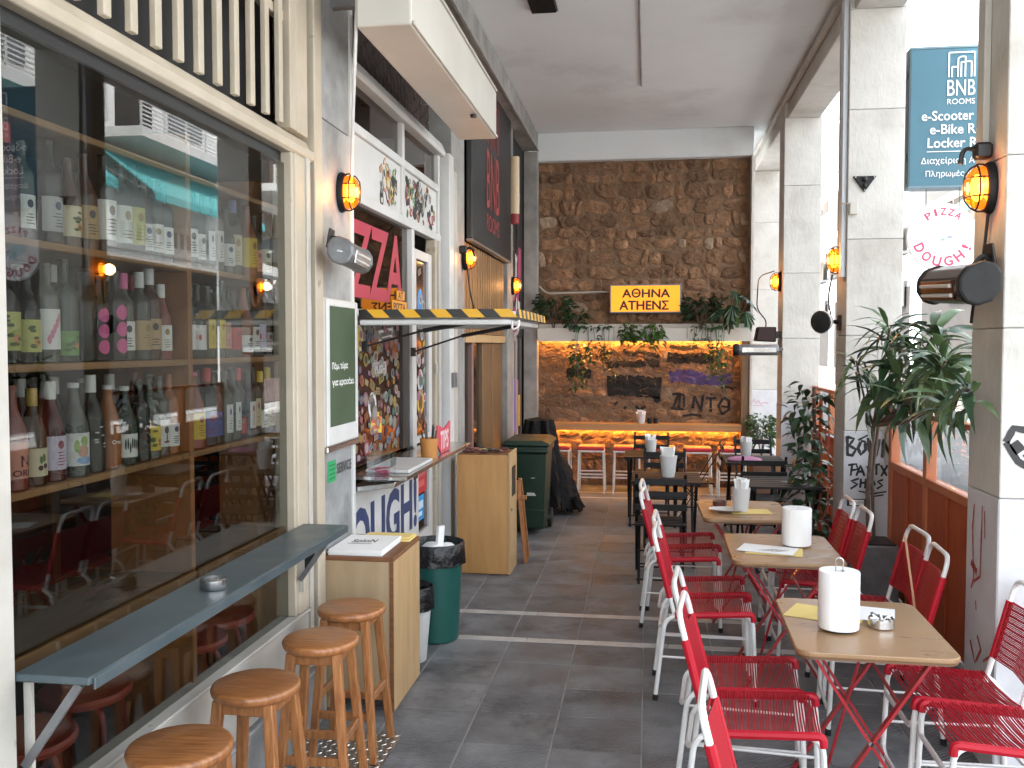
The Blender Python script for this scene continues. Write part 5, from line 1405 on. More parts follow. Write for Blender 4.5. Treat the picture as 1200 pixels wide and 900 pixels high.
def napkin_cup(x, y, z, label, h=.22, r0=.048, r1=.062):
    t = thing('napkin_cup', label, 'cup', (x, y, z))
    part('cup', MB().lathe([(0, 0), (r0, 0), (r1, h * .72), (r1 - .003, h * .72), (r0 - .003, .004), (0, .004)], 18, (x, y, z)), K['white'], t)
    mb = MB()
    for k in range(7):
        a = k * 2.4 + x * 7; q = r1 * .55
        cx, cy = x + q * math.cos(a) * .6, y + q * math.sin(a) * .6
        d = Vector((math.cos(a + 1.3), math.sin(a + 1.3), 0)) * r1 * random.uniform(.55, .8); top = h * random.uniform(.88, 1.05)
        l = Vector((math.cos(a), math.sin(a), 0)) * random.uniform(.0, .022)
        p = [Vector((cx, cy, z + h * .4)) - d * .7, Vector((cx, cy, z + h * .4)) + d * .7, Vector((cx, cy, z + top)) + d + l, Vector((cx, cy, z + top * .96)) - d * .8 + l]
        nrm_ = (p[1] - p[0]).cross(p[2] - p[0]).normalized() * .002
        mb.add(p + [q_ + nrm_ for q_ in p], [(0, 1, 2, 3), (7, 6, 5, 4), (0, 4, 5, 1), (1, 5, 6, 2), (2, 6, 7, 3), (3, 7, 4, 0)])
    part('napkin', mb, K['paper'], t)
napkin_cup(.625, 6.42, TZ + .004, 'white napkin cup on the third wooden table', .22)
t = thing('ashtray', 'steel ashtray full of cigarette ends on the nearest wooden table', 'ashtray', (.925, 3.85, TZ))
part('bowl', MB().lathe([(0, .002), (.048, .0), (.051, .004), (.050, .036), (.046, .040), (.044, .034), (.045, .012), (0, .012)], 22, (.925, 3.85, TZ + .001)), K['steel'], t)
for k in range(4):
    a = k * PI / 2 + .5; part('notch', MB().tube([(.925 + .03 * math.cos(a), 3.85 + .03 * math.sin(a), TZ + .040), (.925 + .056 * math.cos(a), 3.85 + .056 * math.sin(a), TZ + .043)], .006, 6), K['steel'], t)
for k in range(6):
    a = k * 1.05; part('cigarette_end', MB().tube([(.925 + .012 * math.cos(a), 3.85 + .012 * math.sin(a), TZ + .03), (.925 + .036 * math.cos(a + .4), 3.85 + .036 * math.sin(a + .4), TZ + .045)], .0042, 6), K['paper'], t)
t = thing('ashtray', 'small dark ashtray behind the plate on the third wooden table', 'ashtray', (.50, 6.62, TZ))
part('bowl', MB().lathe([(0, 0), (.045, 0), (.05, .035), (.046, .035), (.04, .006), (0, .006)], 16, (.50, 6.62, TZ + .001)), paint((.12, .05, .04), .4), t)
# bamboo stick
solo('bamboo_stick', MB().tube([(1.275, 4.61, .47), (1.262, 4.66, .66), (1.237, 4.72, .93)], .006, 6), paint((.42, .23, .13), .6), 'thin bamboo stick leaning on the red chair by the orange screen', 'stick', (1.27, 4.62, .47))

# black folding slat furniture
def black_table():
    t = thing('black_table', 'x', 'table', (0, 0, 0), group='black folding slat tables')
    for i in range(6):
        y = -.27 + i * .108
        part('slat', MB().box(-.29, .29, y - .046, y + .046, .702, .72), K['blackmetal'], t, .003)
    part('under_rail', MB().box(-.27, -.24, -.29, .29, .678, .7015), K['blackmetal'], t); part('under_rail', MB().box(.24, .27, -.29, .29, .678, .7015), K['blackmetal'], t)
    for s in (-1, 1):
        part('leg', MB().bar((s * .245, -.25, .69), (s * .245, .26, 0), .010, .024, (1, 0, 0)), K['blackmetal'], t)
        part('leg', MB().bar((s * .225, .25, .69), (s * .225, -.26, 0), .010, .024, (1, 0, 0)), K['blackmetal'], t)
    for y, z in ((.25, .02), (-.25, .02), (-.1, .48)): part('cross_rod', MB().tube([(-.245, y, z), (.245, y, z)], .007, 6), K['blackmetal'], t)
    return t
def black_chair():
    t = thing('black_chair', 'x', 'chair', (0, 0, 0), group='black folding slat chairs')
    for i in range(6):
        x = -.16 + i * .066
        part('seat_slat', MB().box(x - .025, x + .025, -.2, .2, .44, .455), K['blackmetal'], t, .003)
    for z in (.60, .70, .80): part('back_slat', MB().box(-.235 - (z - .45) * .12, -.22 - (z - .45) * .12, -.2, .2, z - .024, z + .024), K['blackmetal'], t, .003)
    for s in (-1, 1):
        part('leg', MB().bar((-.285, s * .185, .86), (.22, s * .185, 0), .009, .022, (0, 1, 0)), K['blackmetal'], t)
        part('leg', MB().bar((.16, s * .165, .44), (-.24, s * .165, 0), .009, .022, (0, 1, 0)), K['blackmetal'], t)
    for x, z in ((.20, .03), (-.22, .03), (-.05, .22)): part('cross_rod', MB().tube([(x, -.185, z), (x, .185, z)], .007, 6), K['blackmetal'], t)
    return t
bt, bc = black_table(), black_chair()
for i, (x, y, r, l) in enumerate([(.155, 8.05, 0, 'black slat table carrying a napkin cup in the middle of the arcade'), (.05, 9.75, 0, 'black slat table with a napkin cup nearer the stone wall'),
                                  (1.03, 9.40, 0, 'black slat table on the right in front of the small bush'), (1.10, 7.90, 0, 'black slat table on the right below the climbing plant')]):
    if i == 0: bt.location = (x, y, .001); bt['label'] = l
    else: dup(bt, (x, y, .001), r, l)
for i, (x, y, r, l) in enumerate([(.10, 7.45, PI / 2, 'black slat chair in front of the middle black table'), (.16, 8.72, -PI / 2, 'black slat chair behind the middle black table'),
                                  (.04, 10.35, -PI / 2, 'black slat chair closest to the stone wall stools'), (1.02, 8.72, PI / 2, 'black slat chair on the right between the two black tables'),
                                  (1.12, 10.05, -PI / 2, 'black slat chair on the right before the small bush'), (.48, 9.75, PI, 'black slat chair standing right of the far black table')]):
    if i == 0: bc.location = (x, y, .001); bc.rotation_euler = (0, 0, r); bc['label'] = l
    else: dup(bc, (x, y, .001), r, l)
napkin_cup(.175, 8.05, .722, 'white napkin cup on the middle black table', .25, .052, .075)
napkin_cup(.03, 9.75, .722, 'white napkin cup on the far black table', .20)
napkin_cup(.98, 9.62, .722, 'white napkin cup on the right-hand black table below the wall lamp', .21)
napkin_cup(-.09, 12.12, .836, 'white napkin cup on the honey wood wall counter', .17)
solo('cushion', MB().ball((.93, 9.25, .735), .17, .10, .035, 14, 6), paint((.42, .20, .32), .9), 'flat pink and lilac cloth lying on the right-hand black table', 'cloth', (.93, 9.25, .725))
t = thing('candle_holder', 'small dark jars standing on the honey wood wall counter', 'jar', (.02, 12.12, .836))
for k in range(2): part('jar', MB().lathe([(0, 0), (.03, 0), (.032, .06), (.028, .07), (0, .07)], 10, (.02 + k * .08, 12.12, .836)), K['blackmetal'], t)

# ================================================================== WOODEN STOOLS, BOXES, BINS
def wood_stool():
    t = thing('wooden_stool', 'x', 'stool', (0, 0, 0), group='round wooden stools along the bar shelf')
    part('seat', MB().lathe([(0, .622), (.143, .622), (.151, .628), (.154, .638), (.154, .648), (.150, .655), (.143, .658), (.06, .6565), (0, .656)], 40), K['woodstool'], t)
    for sx in (-1, 1):
        for sy in (-1, 1):
            part('leg', MB().bar((sx * .092, sy * .092, .6215), (sx * .142, sy * .142, 0), .036, .036, (sx, sy * .001, 0), w2=.032, h2=.032), K['woodleg'], t, .003)
    for s in (-1, 1):
        part('apron', MB().box(-.083, .083, s * .088 - .010, s * .088 + .010, .575, .621), K['woodleg'], t, .002)
        part('apron', MB().box(s * .088 - .010, s * .088 + .010, -.075, .075, .575, .621), K['woodleg'], t, .002)
        k = .092 + (.142 - .092) * (.6215 - .20) / .6215
        part('stretcher', MB().bar((-k + .01, s * k, .20), (k - .01, s * k, .20), .020, .034), K['woodleg'], t, .002)
        k = .092 + (.142 - .092) * (.6215 - .275) / .6215
        part('stretcher', MB().bar((s * k, -k + .01, .275), (s * k, k - .01, .275), .020, .034), K['woodleg'], t, .002)
    return t
ws = wood_stool()
for i, (x, y, r, l) in enumerate([(-1.33, 4.045, 0, 'round wooden stool beside the plywood box, farthest of the four'), (-1.31, 3.59, .05, 'round wooden stool second from the plywood box'),
                                  (-1.36, 3.07, -.04, 'round wooden stool third from the plywood box'), (-1.375, 2.56, .06, 'round wooden stool nearest, cut by the bottom edge of the picture')]):
    if i == 0: ws.location = (x, y, .005); ws['label'] = l
    else: dup(ws, (x, y, .005), r, l)
cp = thing('chequer_plate', 'grey steel chequer plate on the floor under the wooden stools', 'metal plate', (-1.36, 3.5, 0))
part('sheet', MB().box(-1.572, -1.145, 2.3, 4.215, .0006, .004), K['diamond'], cp)
mb = MB()
for i in range(13):
    for j in range(58):
        x, y = -1.56 + i * .033, 2.32 + j * .033
        a = PI / 4 if (i + j) % 2 else -PI / 4
        c, s = math.cos(a), math.sin(a)
        L_, W_ = .014, .0042
        vs = [(x + c * L_, y + s * L_, .0042), (x - s * W_, y + c * W_, .0042), (x - c * L_, y - s * L_, .0042), (x + s * W_, y - c * W_, .0042)]
        vs += [(x + (a_ - x) * .6, y + (b_ - y) * .6, .0062) for a_, b_, _ in vs]
        mb.add(vs, [(4, 5, 6, 7), (0, 1, 5, 4), (1, 2, 6, 5), (2, 3, 7, 6), (3, 0, 4, 7)])
part('tread_lozenges', mb, mat('bright_lozenge', (.72, .72, .70), .3, .8), cp, stuff=True)

bx = thing('plywood_box', 'pale plywood stand with newspapers on top beside the wooden stools', 'box', (-1.43, 4.75, 0))
part('side_panel', MB().box(-1.273, -1.255, 4.49, 5.02, .004, .765), K['ply'], bx, .002)
part('side_panel', MB().box(-1.615, -1.597, 4.49, 5.02, .004, .765), K['ply'], bx, .002)
part('front_panel', MB().box(-1.617, -1.256, 4.475, 4.4895, .09, .765), mat('grey_plywood', (.40, .29, .17), .5, c2=(.33, .235, .135), scale=2, detail=7, stretch=(6, 6, 1)), bx, .002)
part('front_batten', MB().box(-1.60, -1.275, 4.478, 4.489, .07, .11), K['ply'], bx, .002)
part('corner_strip', MB().box(-1.2725, -1.252, 4.470, 4.4745, .004, .768), K['plyedge'], bx)
part('top', MB().box(-1.62, -1.250, 4.470, 5.025, .766, .786), K['plyedge'], bx, .003)
nw = thing('newspaper_stack', 'stack of white newspapers with a yellow sheet on the plywood stand', 'newspapers', (-1.45, 4.75, .787))
for i, (a, b, c, d, m) in enumerate(((-1.60, -1.32, 4.50, 4.88, 'paper'), (-1.597, -1.322, 4.503, 4.877, 'paper'), (-1.603, -1.325, 4.497, 4.87, 'paper'), (-1.598, -1.318, 4.50, 4.875, 'paper'), (-1.60, -1.322, 4.502, 4.88, 'paper'))):
    part('newspaper', MB().box(a, b, c, d, .7868 + i * .0055, .7868 + i * .0055 + .0048), K[m], nw)
part('yellow_sheet', MB().box(-1.55, -1.27, 4.86, 5.02, .7868, .797), K['yellowpaper'], nw)
part('yellow_sheet', MB().box(-1.53, -1.28, 4.885, 5.01, .7975, .803), K['yellowpaper'], nw)
mb = MB(); text(mb, 'SoloN', (-1.54, 4.68, .8143), X1 * .98 + Y1 * .15, Y1, .13, .075, bold=.02)
part('lettering', mb, K['black'], nw, nrm=False)
part('headline_rule', MB().box(-1.55, -1.42, 4.655, 4.662, .8142, .8146), K['black'], nw)

b2 = thing('plywood_cabinet', 'tall warm plywood cabinet standing against the concrete pier', 'cabinet', (-1.3, 7.5, 0))
part('carcass', MB().box(-1.52, -1.105, 7.34, 7.70, .004, .965), K['plydark'], b2, .003)
part('side_panel', MB().box(-1.104, -1.087, 7.335, 7.705, .004, .985), K['ply'], b2, .002)
part('slot', MB().box(-1.0875, -1.084, 7.42, 7.62, .62, .86), K['black'], b2)
part('top_tray', MB().box(-1.515, -1.11, 7.345, 7.695, .9655, .975), K['plyedge'], b2)
part('lock', MB().tube([(-1.088, 7.40, .52), (-1.08, 7.40, .52)], .012, 8), K['greymetal'], b2)
t = thing('leaflet_clutter', 'low clutter of leaflets and stones on top of the tall plywood cabinet', 'clutter', (-1.3, 7.5, .976))
for i in range(16):
    c = random.choice(((.10, .03, .03), (.55, .50, .42), (.03, .03, .03), (.25, .10, .08), (.60, .50, .15)))
    part('leaflet', MB().ball((random.uniform(-1.47, -1.15), random.uniform(7.37, 7.62), .985 + random.uniform(0, .012)), .035, .03, .012, 8, 5), paint(c, .7), t)
ea = thing('wood_easel', 'folded orange wooden stand leaning behind the tall plywood cabinet', 'stand', (-1.04, 7.8, 0))
part('leg', MB().bar((-1.085, 7.78, .70), (-1.02, 7.78, 0), .03, .045, (0, 1, 0)), K['woodleg'], ea, .003)
part('leg', MB().bar((-1.085, 7.90, .70), (-1.03, 8.0, 0), .03, .045, (0, 1, 0)), K['woodleg'], ea, .003)
part('top_rail', MB().bar((-1.10, 7.76, .56), (-1.01, 7.76, .56), .035, .035), K['woodleg'], ea, .003)

def bin_bag_rim(x, y, z, r, label_parent):
    mb = MB()
    n = 26
    rows_ = [(r * .90, z - .02), (r * 1.02, z + .018), (r * 1.07, z + .004), (r * 1.06, z - .07), (r * 1.08, z - .115)]
    mb.lathe(rows_, n, (x, y, 0), cap=False, bulge=lambda a, zz: 1 + .035 * math.sin(a * 7 + zz * 40) * (1 if zz < z else .5) + .02 * math.sin(a * 13 + 1))
    part('bag_rim', mb, K['bag'], label_parent)
    ib = MB().lathe([(r * .9, z - .02), (r * .72, z - .16), (0, z - .22)], n, (x, y, 0), cap=False, bulge=lambda a, zz: 1 + .05 * math.sin(a * 6 + zz * 30))
    part('bag_lining', ib, K['bag'], label_parent)
tbn = thing('rubbish_bin', 'round teal rubbish bin lined with a black bag beside the plywood stand', 'bin', (-1.30, 5.62, 0))
part('drum', MB().lathe([(0, .004), (.135, .004), (.142, .012), (.172, .60), (.165, .60), (.135, .02), (0, .02)], 32, (-1.315, 5.68, 0)), K['teal'], tbn)
bin_bag_rim(-1.315, 5.68, .60, .172, tbn)
mb = MB()
for i in range(7):
    a = i * 2.2; mb.ball((-1.315 + .07 * math.cos(a), 5.68 + .07 * math.sin(a), .565 + .02 * math.sin(i * 3)), .06, .05, .035, 9, 5)
mb.add(*(lambda b: (b.v, b.f))(MB().bar((-1.29, 5.66, .57), (-1.275, 5.65, .72), .05, .02)))
part('crumpled_paper', mb, K['paper'], tbn)
wb = thing('rubbish_bin', 'small white rubbish bin with a black bag between plywood stand and teal bin', 'bin', (-1.345, 5.24, 0))
part('drum', MB().lathe([(0, .004), (.085, .004), (.09, .01), (.125, .42), (.119, .42), (.085, .02), (0, .02)], 28, (-1.365, 5.25, 0)), K['white'], wb)
bin_bag_rim(-1.365, 5.25, .43, .125, wb)

gb = thing('wheelie_bin', 'dark green wheelie bin with small stickers by the left wall', 'bin', (-1.15, 9.15, 0))
bo = MB()
def ring(x0, x1, y0, y1, z): return [(x0, y0, z), (x1, y0, z), (x1, y1, z), (x0, y1, z)]
rs = [ring(-1.31, -1.00, 8.95, 9.42, .06), ring(-1.36, -.97, 8.90, 9.48, .80), ring(-1.38, -.95, 8.88, 9.50, .805), ring(-1.38, -.95, 8.88, 9.50, .87)]
vs = sum(rs, []); fs = [(0, 3, 2, 1), (12, 13, 14, 15)] + [(i * 4 + k, i * 4 + (k + 1) % 4, i * 4 + 4 + (k + 1) % 4, i * 4 + 4 + k) for i in range(3) for k in range(4)]
bo.add(vs, fs); part('body', bo, K['binGreen'], gb, .018, 2)
part('ridge', MB().box(-1.375, -.955, 8.87, 8.889, .815, .845), K['binGreen'], gb, .004)
part('ridge', MB().box(-1.315, -.985, 8.925, 8.94, .23, .25), K['binGreen'], gb, .004)
ldm = MB(); ldm.prism([(0, 0), (.47, 0), (.47, .025), (.40, .055), (.07, .055), (0, .03)], (-1.40, 8.85, .872), X1, Z1, -.70)
part('lid', ldm, K['binGreen'], gb, .014, 2)
part('handle', MB().tube(fillet([(-1.36, 9.5, .84), (-1.36, 9.58, .90), (-.97, 9.58, .90), (-.97, 9.5, .84)], .03), .015, 8), K['binGreen'], gb)
for x in (-1.34, -.98): part('wheel', MB().lathe([(0, -.025), (.08, -.025), (.10, -.018), (.10, .018), (.08, .025), (0, .025)], 18, (x, 9.38, .101), 0, Matrix.Rotation(PI / 2, 4, 'Y')), K['black'], gb)
t_ = MB().lathe([(0, 0), (.045, 0), (.045, .002), (0, .002)], 18, (-1.10, 8.918, .60), 0, Matrix.Rotation(PI / 2, 4, 'X')); part('sticker', t_, K['white'], gb)
part('sticker', MB().bar((-1.28, 8.928, .46), (-1.20, 8.922, .53), .002, .035, (0, 0, 1)), paint((.40, .06, .05), .5), gb)
part('sticker', MB().prism([(0, 0), (.09, 0), (.07, .035), (.09, .07), (0, .07)], (-1.16, 8.928, .385), X1, Z1, .002), paint((.5, .5, .48), .5), gb)
# black closed parasol / sacks behind it
pb_ = thing('black_tarp', 'rumpled black cover draped over something behind the green wheelie bin', 'tarp', (-1.2, 10.2, 0))
mb = MB()
random.seed(5)
def tarp(u, v):
    z = 1.02 - .92 * v
    r = .16 + .34 * v ** 1.3
    a = 2 * PI * u
    rr = r * (1 + .16 * math.sin(a * 7 + v * 3) + .09 * math.sin(a * 13 + v * 9) + .12 * noise.noise(Vector((math.cos(a) * 2, math.sin(a) * 2, v * 4))))
    return (-1.21 + rr * math.cos(a) * (.85 if math.cos(a) < 0 else 1.0) * .9, 10.25 + rr * math.sin(a), z + .05 * math.sin(a * 5) * v)
n, m = 48, 16
vs = [tarp(i / n, j / m) for j in range(m + 1) for i in range(n)] + [(-1.21, 10.25, 1.05)]
vs = [(max(x, -1.60), y, z) for x, y, z in vs]
fs = [(j * n + i, j * n + (i + 1) % n, (j + 1) * n + (i + 1) % n, (j + 1) * n + i) for j in range(m) for i in range(n)] + [(i, len(vs) - 1, (i + 1) % n) for i in range(n)]
mb.add(vs, fs, 0, True); part('cover', mb, K['tarp'], pb_)
for k in range(24):
    a = random.uniform(-1.9, .6); r = random.uniform(.40, .52)
    part('fringe', MB().bar((-1.21 + r * math.cos(a) * .9, 10.25 + r * math.sin(a), .20), (-1.21 + (r + .05) * math.cos(a) * .9, 10.25 + (r + .05) * math.sin(a), random.uniform(.02, .1)), .05, .02), K['tarp'], pb_)
random.seed(11)

# ================================================================== STREET EDGE: SCREENS, SIGNS, PLANTS
def screen(y0, y1, label, posts):
    t = thing('timber_screen', label, 'screen', (1.82, (y0 + y1) / 2, -.03))
    for i, p in enumerate(posts):
        part('post', MB().box(1.785, 1.855, p - .035, p + .035, -.03, 1.40), K['orangelight'], t, .005)
    n = len(posts) - 1
    for a, b in zip(posts, posts[1:]):
        part('board_panel', MB().box(1.80, 1.84, a + .036, b - .036, .02, .93), K['orange'], t, .003)
        part('cover_batten', MB().box(1.785, 1.799, (a + b) / 2 - .03, (a + b) / 2 + .03, .02, .93), K['orange'], t, .003)
        part('rail', MB().box(1.782, 1.858, a + .036, b - .036, .931, .985), K['orangelight'], t, .004)
        part('rail', MB().box(1.787, 1.853, a + .036, b - .036, 1.365, 1.40), K['orangelight'], t, .004)
        part('clear_panel', MB().box(1.818, 1.823, a + .036, b - .036, .986, 1.364), K['clearpanel'], t)
screen(4.60, 7.25, 'orange timber screen with clear upper panels beside the nearest red chairs', [4.62, 5.50, 6.38, 7.26])
screen(7.75, 10.6, 'orange timber screen behind the dark climbing pot plant', [7.76, 8.7, 9.65, 10.60])

SB = mat('teal_blue_sign_face', (.020, .105, .145), .45, c2=(.030, .120, .160), scale=1.5)
bs_ = thing('projecting_sign', 'teal blue BNB ROOMS sign projecting from the street side of the column', 'sign', (2.3, 7.45, 3.6))
S0, S1, SY, Z0_, Z1_ = 1.915, 2.86, 7.40, 3.03, 4.05
part('box', MB().box(S0, S1, SY, SY + .14, Z0_, Z1_), SB, bs_, .006)
for b_ in ((S0 - .004, S0 + .012, Z0_, Z1_), (S1 - .012, S1 + .004, Z0_, Z1_)): part('edge', MB().box(b_[0], b_[1], SY - .006, SY + .146, b_[2], b_[3]), paint((.012, .035, .045), .4), bs_, .003)
for z in (Z0_ - .012, Z1_ - .006): part('edge', MB().box(S0, S1, SY - .006, SY + .146, z, z + .018), paint((.10, .17, .20), .4), bs_, .003)
for z in (3.25, 3.85): part('wall_arm', MB().box(1.868, 1.912, SY + .05, SY + .09, z, z + .04), K['greymetal'], bs_)
LW = K['paper']
mb = MB(); cx = 2.28
emblem(mb, (cx - .09, SY - .008, 3.83), X1, .18, .055)
part('emblem', mb, LW, bs_)
mb = MB()
def ctext(s, z, h, w=None, bold=.01): 
    asp = text_geo(s, bold)[2]; ww = w or h * asp
    text(mb, s, (cx - ww / 2, SY - .0075, z), X1, Z1, ww, h, bold=bold)
ctext('BNB', 3.695, .115, .195, .0); ctext('ROOMS', 3.632, .040, .195, .0); cx = 2.315
ctext('e-Scooter Rental', 3.515, .072, .62); ctext('e-Bike Rental', 3.415, .072, .50); ctext('Locker Rental', 3.315, .072, .53)
mb.box(S0 + .13, S1 - .12, SY - .008, SY - .0065, 3.284, 3.289)
ctext('Διαχείριση Ακινήτων', 3.185, .060, .62, .0)
ctext('Πληρωμές', 3.045 - .03, .0001) if False else None
part('lettering', mb, LW, bs_, nrm=False)
mb = MB(); ctext('Πληρωμές Λογ/σμών', 3.09, .058, .55, .0); part('lettering', mb, LW, bs_, nrm=False)

rs_ = thing('round_sign', 'round white hanging sign with red PIZZA DOUGH! lettering beyond the column', 'sign', (2.2, 7.5, 2.67))
RC_ = (2.185, 7.46, 2.66); RR = .25
part('disc', MB().lathe([(0, -.02), (RR, -.02), (RR + .004, -.012), (RR + .004, .012), (RR, .02), (0, .02)], 48, RC_, 0, Matrix.Rotation(PI / 2, 4, 'X')), paint((.80, .80, .79), .5), rs_)
mb = MB(); DRD = mat('crimson_letters', (.42, .035, .10), .5)
def arc_text(s, r, a0, a1, h, inward):
    global mb
    n = len(s)
    for i, c in enumerate(s):
        a = a0 + (a1 - a0) * (i + .5) / n
        ux = Vector((math.sin(a), 0, math.cos(a)))            # radial
        U = Vector((math.cos(a), 0, -math.sin(a))); V = ux
        if inward: U, V = -U, -V
        wv = h * (.35 if c in 'I!' else .85)
        p = Vector(RC_) + ux * r - U * wv / 2 - V * h / 2 + Vector((0, -.0215, 0))
        text(mb, c, p, U, V, wv, h, bold=.03)
arc_text('PIZZA', .19, -.75, .75, .055, False)
part('lettering', mb, DRD, rs_, nrm=False)
mb = MB()
arc_text('DOUGH!', .185, PI + 1.35, PI - 1.35, .075, True)
part('lettering', mb, DRD, rs_, nrm=False)
mb = MB(); mb.ball((RC_[0] - .05, RC_[1] - .0205, RC_[2] + .02), .075, .002, .05, 14, 6); mb.ball((RC_[0] + .02, RC_[1] - .0205, RC_[2] - .03), .05, .002, .04, 14, 6)
part('printed_picture', mb, paint((.50, .68, .74), .5), rs_)
mb = MB(); mb.ball((RC_[0] + .05, RC_[1] - .022, RC_[2] + .0), .02, .002, .012, 10, 5); mb.ball((RC_[0] + .0, RC_[1] - .022, RC_[2] - .02), .015, .002, .01, 10, 5)
part('printed_eye', mb, paint((.25, .33, .38), .5), rs_)
for dx in (-.12, .12): part('hanger', MB().tube([(RC_[0] + dx, RC_[1], RC_[2] + .20), (RC_[0] + dx, RC_[1], 3.02)], .004, 6), K['greymetal'], rs_)

# ---------- plants
def leaf_mesh(name, L, W, droop, n=5, fold=.25, tip=1.0):
    mb = MB(); vs = []
    for i in range(n + 1):
        t = i / n
        w = W * math.sin(PI * min(1, t ** .72) * .985 + .02) * .5
        x = L * (t - .12 * droop * t * t); z = -L * droop * t * t * .55 + .06 * L * math.sin(PI * t)
        vs += [(x, -w, z + fold * w), (x, 0, z), (x, w, z + fold * w)]
    fs = []
    for i in range(n):
        a = i * 3; fs += [(a, a + 3, a + 4, a + 1), (a + 1, a + 4, a + 5, a + 2)]
    mb.add(vs, fs, 0, True)
    return mb.mesh(name, nrm=False)
def place_leaf(me, m, par, p, d, roll=0.0, s=1.0, name='leaf'):
    d = Vector(d).normalized(); side = d.cross(Z1)
    if side.length < .05: side = Vector((1, 0, 0))
    side.normalize(); up = side.cross(d)
    R = Matrix((d, -side, up)).transposed().to_4x4()
    o = link(name, me, None, par)
    o.matrix_local = Matrix.Translation(Vector(p) - wloc(par)) @ R @ Matrix.Rotation(roll, 4, 'X') @ Matrix.Scale(s, 4)
    if not me.materials: me.materials.append(m)
    return o
random.seed(21)
# tall long-leaved plant
dp = thing('long_leaved_plant', 'tall dracaena-like pot plant with long drooping leaves between the two nearest columns', 'plant', (1.55, 6.85, 0))
part('pot', MB().prism([(-.17, -.17), (.17, -.17), (.17, .17), (-.17, .17)], (1.56, 6.88, .004), X1, Y1, .45), K['greymetal'], dp, .01)
part('soil', MB().box(1.41, 1.71, 6.73, 7.03, .4545, .462), K['black'], dp)
HEADS = [(1.56, 6.55, 1.72), (1.42, 6.5, 1.66), (1.66, 6.2, 1.82), (1.72, 6.0, 1.66), (1.62, 6.45, 1.98), (1.86, 6.2, 1.92), (1.60, 5.55, 1.60), (1.78, 5.8, 1.78), (1.50, 6.3, 1.52), (1.66, 5.25, 1.63)]
HEADS = [(1.40, 6.62, 1.74), (1.54, 6.60, 1.58), (1.62, 6.45, 1.84), (1.60, 6.25, 1.66), (1.56, 6.4, 1.96), (1.78, 6.2, 1.92), (1.76, 5.95, 1.72), (1.66, 5.55, 1.76), (1.58, 5.9, 1.54), (1.52, 5.15, 1.74), (1.40, 4.62, 1.60), (1.37, 4.24, 1.66)]
trunk_top = Vector((1.57, 6.84, 1.28))
part('trunk', MB().tube([(1.56, 6.88, .44), (1.545, 6.87, .8), (1.57, 6.84, 1.28)], .016, 8), K['bark'], dp)
part('trunk', MB().tube([(1.60, 6.90, .44), (1.575, 6.88, .9), (1.60, 6.82, 1.30)], .012, 8), K['bark'], dp)
LM = [leaf_mesh('leaf', .38, .072, dr_, 5) for dr_ in (.35, .8, 1.3)]
LMt = [leaf_mesh('leaf', .33, .036, dr_, 4) for dr_ in (.3, .9)]
cnt = 0
for hi, h_ in enumerate(HEADS):
    h_ = Vector(h_)
    part('branch', MB().tube(fillet([trunk_top, trunk_top.lerp(h_, .5) + Vector((0, 0, -.05)), h_], .2, 5), .012, 6, r2=.007), K['bark'], dp)
    for k in range(27):
        a = k * 2.399 + hi; e = random.uniform(-1.15, .65) if k > 6 else random.uniform(.1, 1.1)
        d = (math.cos(a) * math.cos(e), math.sin(a) * math.cos(e), math.sin(e))
        s = random.uniform(.6, 1.0) * (.82 if hi in (0, 9) else .66 if hi > 9 else 1.0)
        if hi >= 10 and d[0] > .25: continue
        me = random.choice(LMt if hi in (0, 4) else LM)
        place_leaf(me, K['leaf1'] if random.random() < .7 else K['leaf2'], dp, h_ + Vector(d) * .02 + Vector((0, 0, random.uniform(-.10, .04))), d, random.uniform(-.5, .5), s); cnt += 1
solo('yellow_tag', MB().add([(1.70, 6.1, 2.02), (1.76, 6.1, 2.04), (1.78, 6.1, 2.00), (1.72, 6.1, 1.98)], [(0, 1, 2, 3)]).add([(1.70, 6.104, 2.02), (1.76, 6.104, 2.04), (1.78, 6.104, 2.00), (1.72, 6.104, 1.98)], [(3, 2, 1, 0)]), paint((.62, .42, .05), .6), 'yellow tag among the top leaves of the long-leaved plant', 'tag', (1.74, 6.1, 2.0), nrm=False) if False else None
# dark climbing plant in a pot between columns 2 and 3
rp = thing('climbing_plant', 'dark leafy climbing pot plant with red ribbons between the second and third columns', 'plant', (1.30, 7.85, 0))
part('pot', MB().lathe([(0, .004), (.13, .004), (.17, .30), (.175, .31), (.16, .31), (.15, .27), (0, .27)], 20, (1.32, 7.85, 0)), paint((.10, .05, .035), .6), rp)
LR = [leaf_mesh('leaf', .125, .062, dr_, 4, .15) for dr_ in (.3, .9)]
part('stem', MB().tube([(1.33, 7.85, .27), (1.36, 7.87, .8), (1.34, 7.88, 1.5)], .014, 6), K['bark'], rp)
part('stake', MB().tube([(1.40, 7.9, .27), (1.40, 7.9, 1.45)], .016, 6), K['orange'], rp)
for k in range(230):
    z = .30 + 1.22 * (k / 230) + random.uniform(-.05, .05)
    q = (z - .3) / 1.22
    wd = .21 * (1.0 - .35 * q) + .05 * math.sin(q * 9)
    a = k * 2.399
    r = wd * math.sqrt(random.uniform(.15, 1))
    p = (1.32 - .03 * q + r * math.cos(a) * .85, 7.86 + r * math.sin(a) * .8, z)
    if p[0] > 1.46: p = (1.45, p[1], p[2])
    place_leaf(random.choice(LR), K['leaf2'], rp, p, (math.cos(a), math.sin(a), random.uniform(-.9, .5)), random.uniform(-.5, .5), random.uniform(.65, 1.15))
for z in (.50, .62, .78, .95, 1.05): part('ribbon', MB().bar((1.425, 7.70, z), (1.43, 7.70, z + .09), .03, .01), paint((.55, .10, .07), .6), rp)
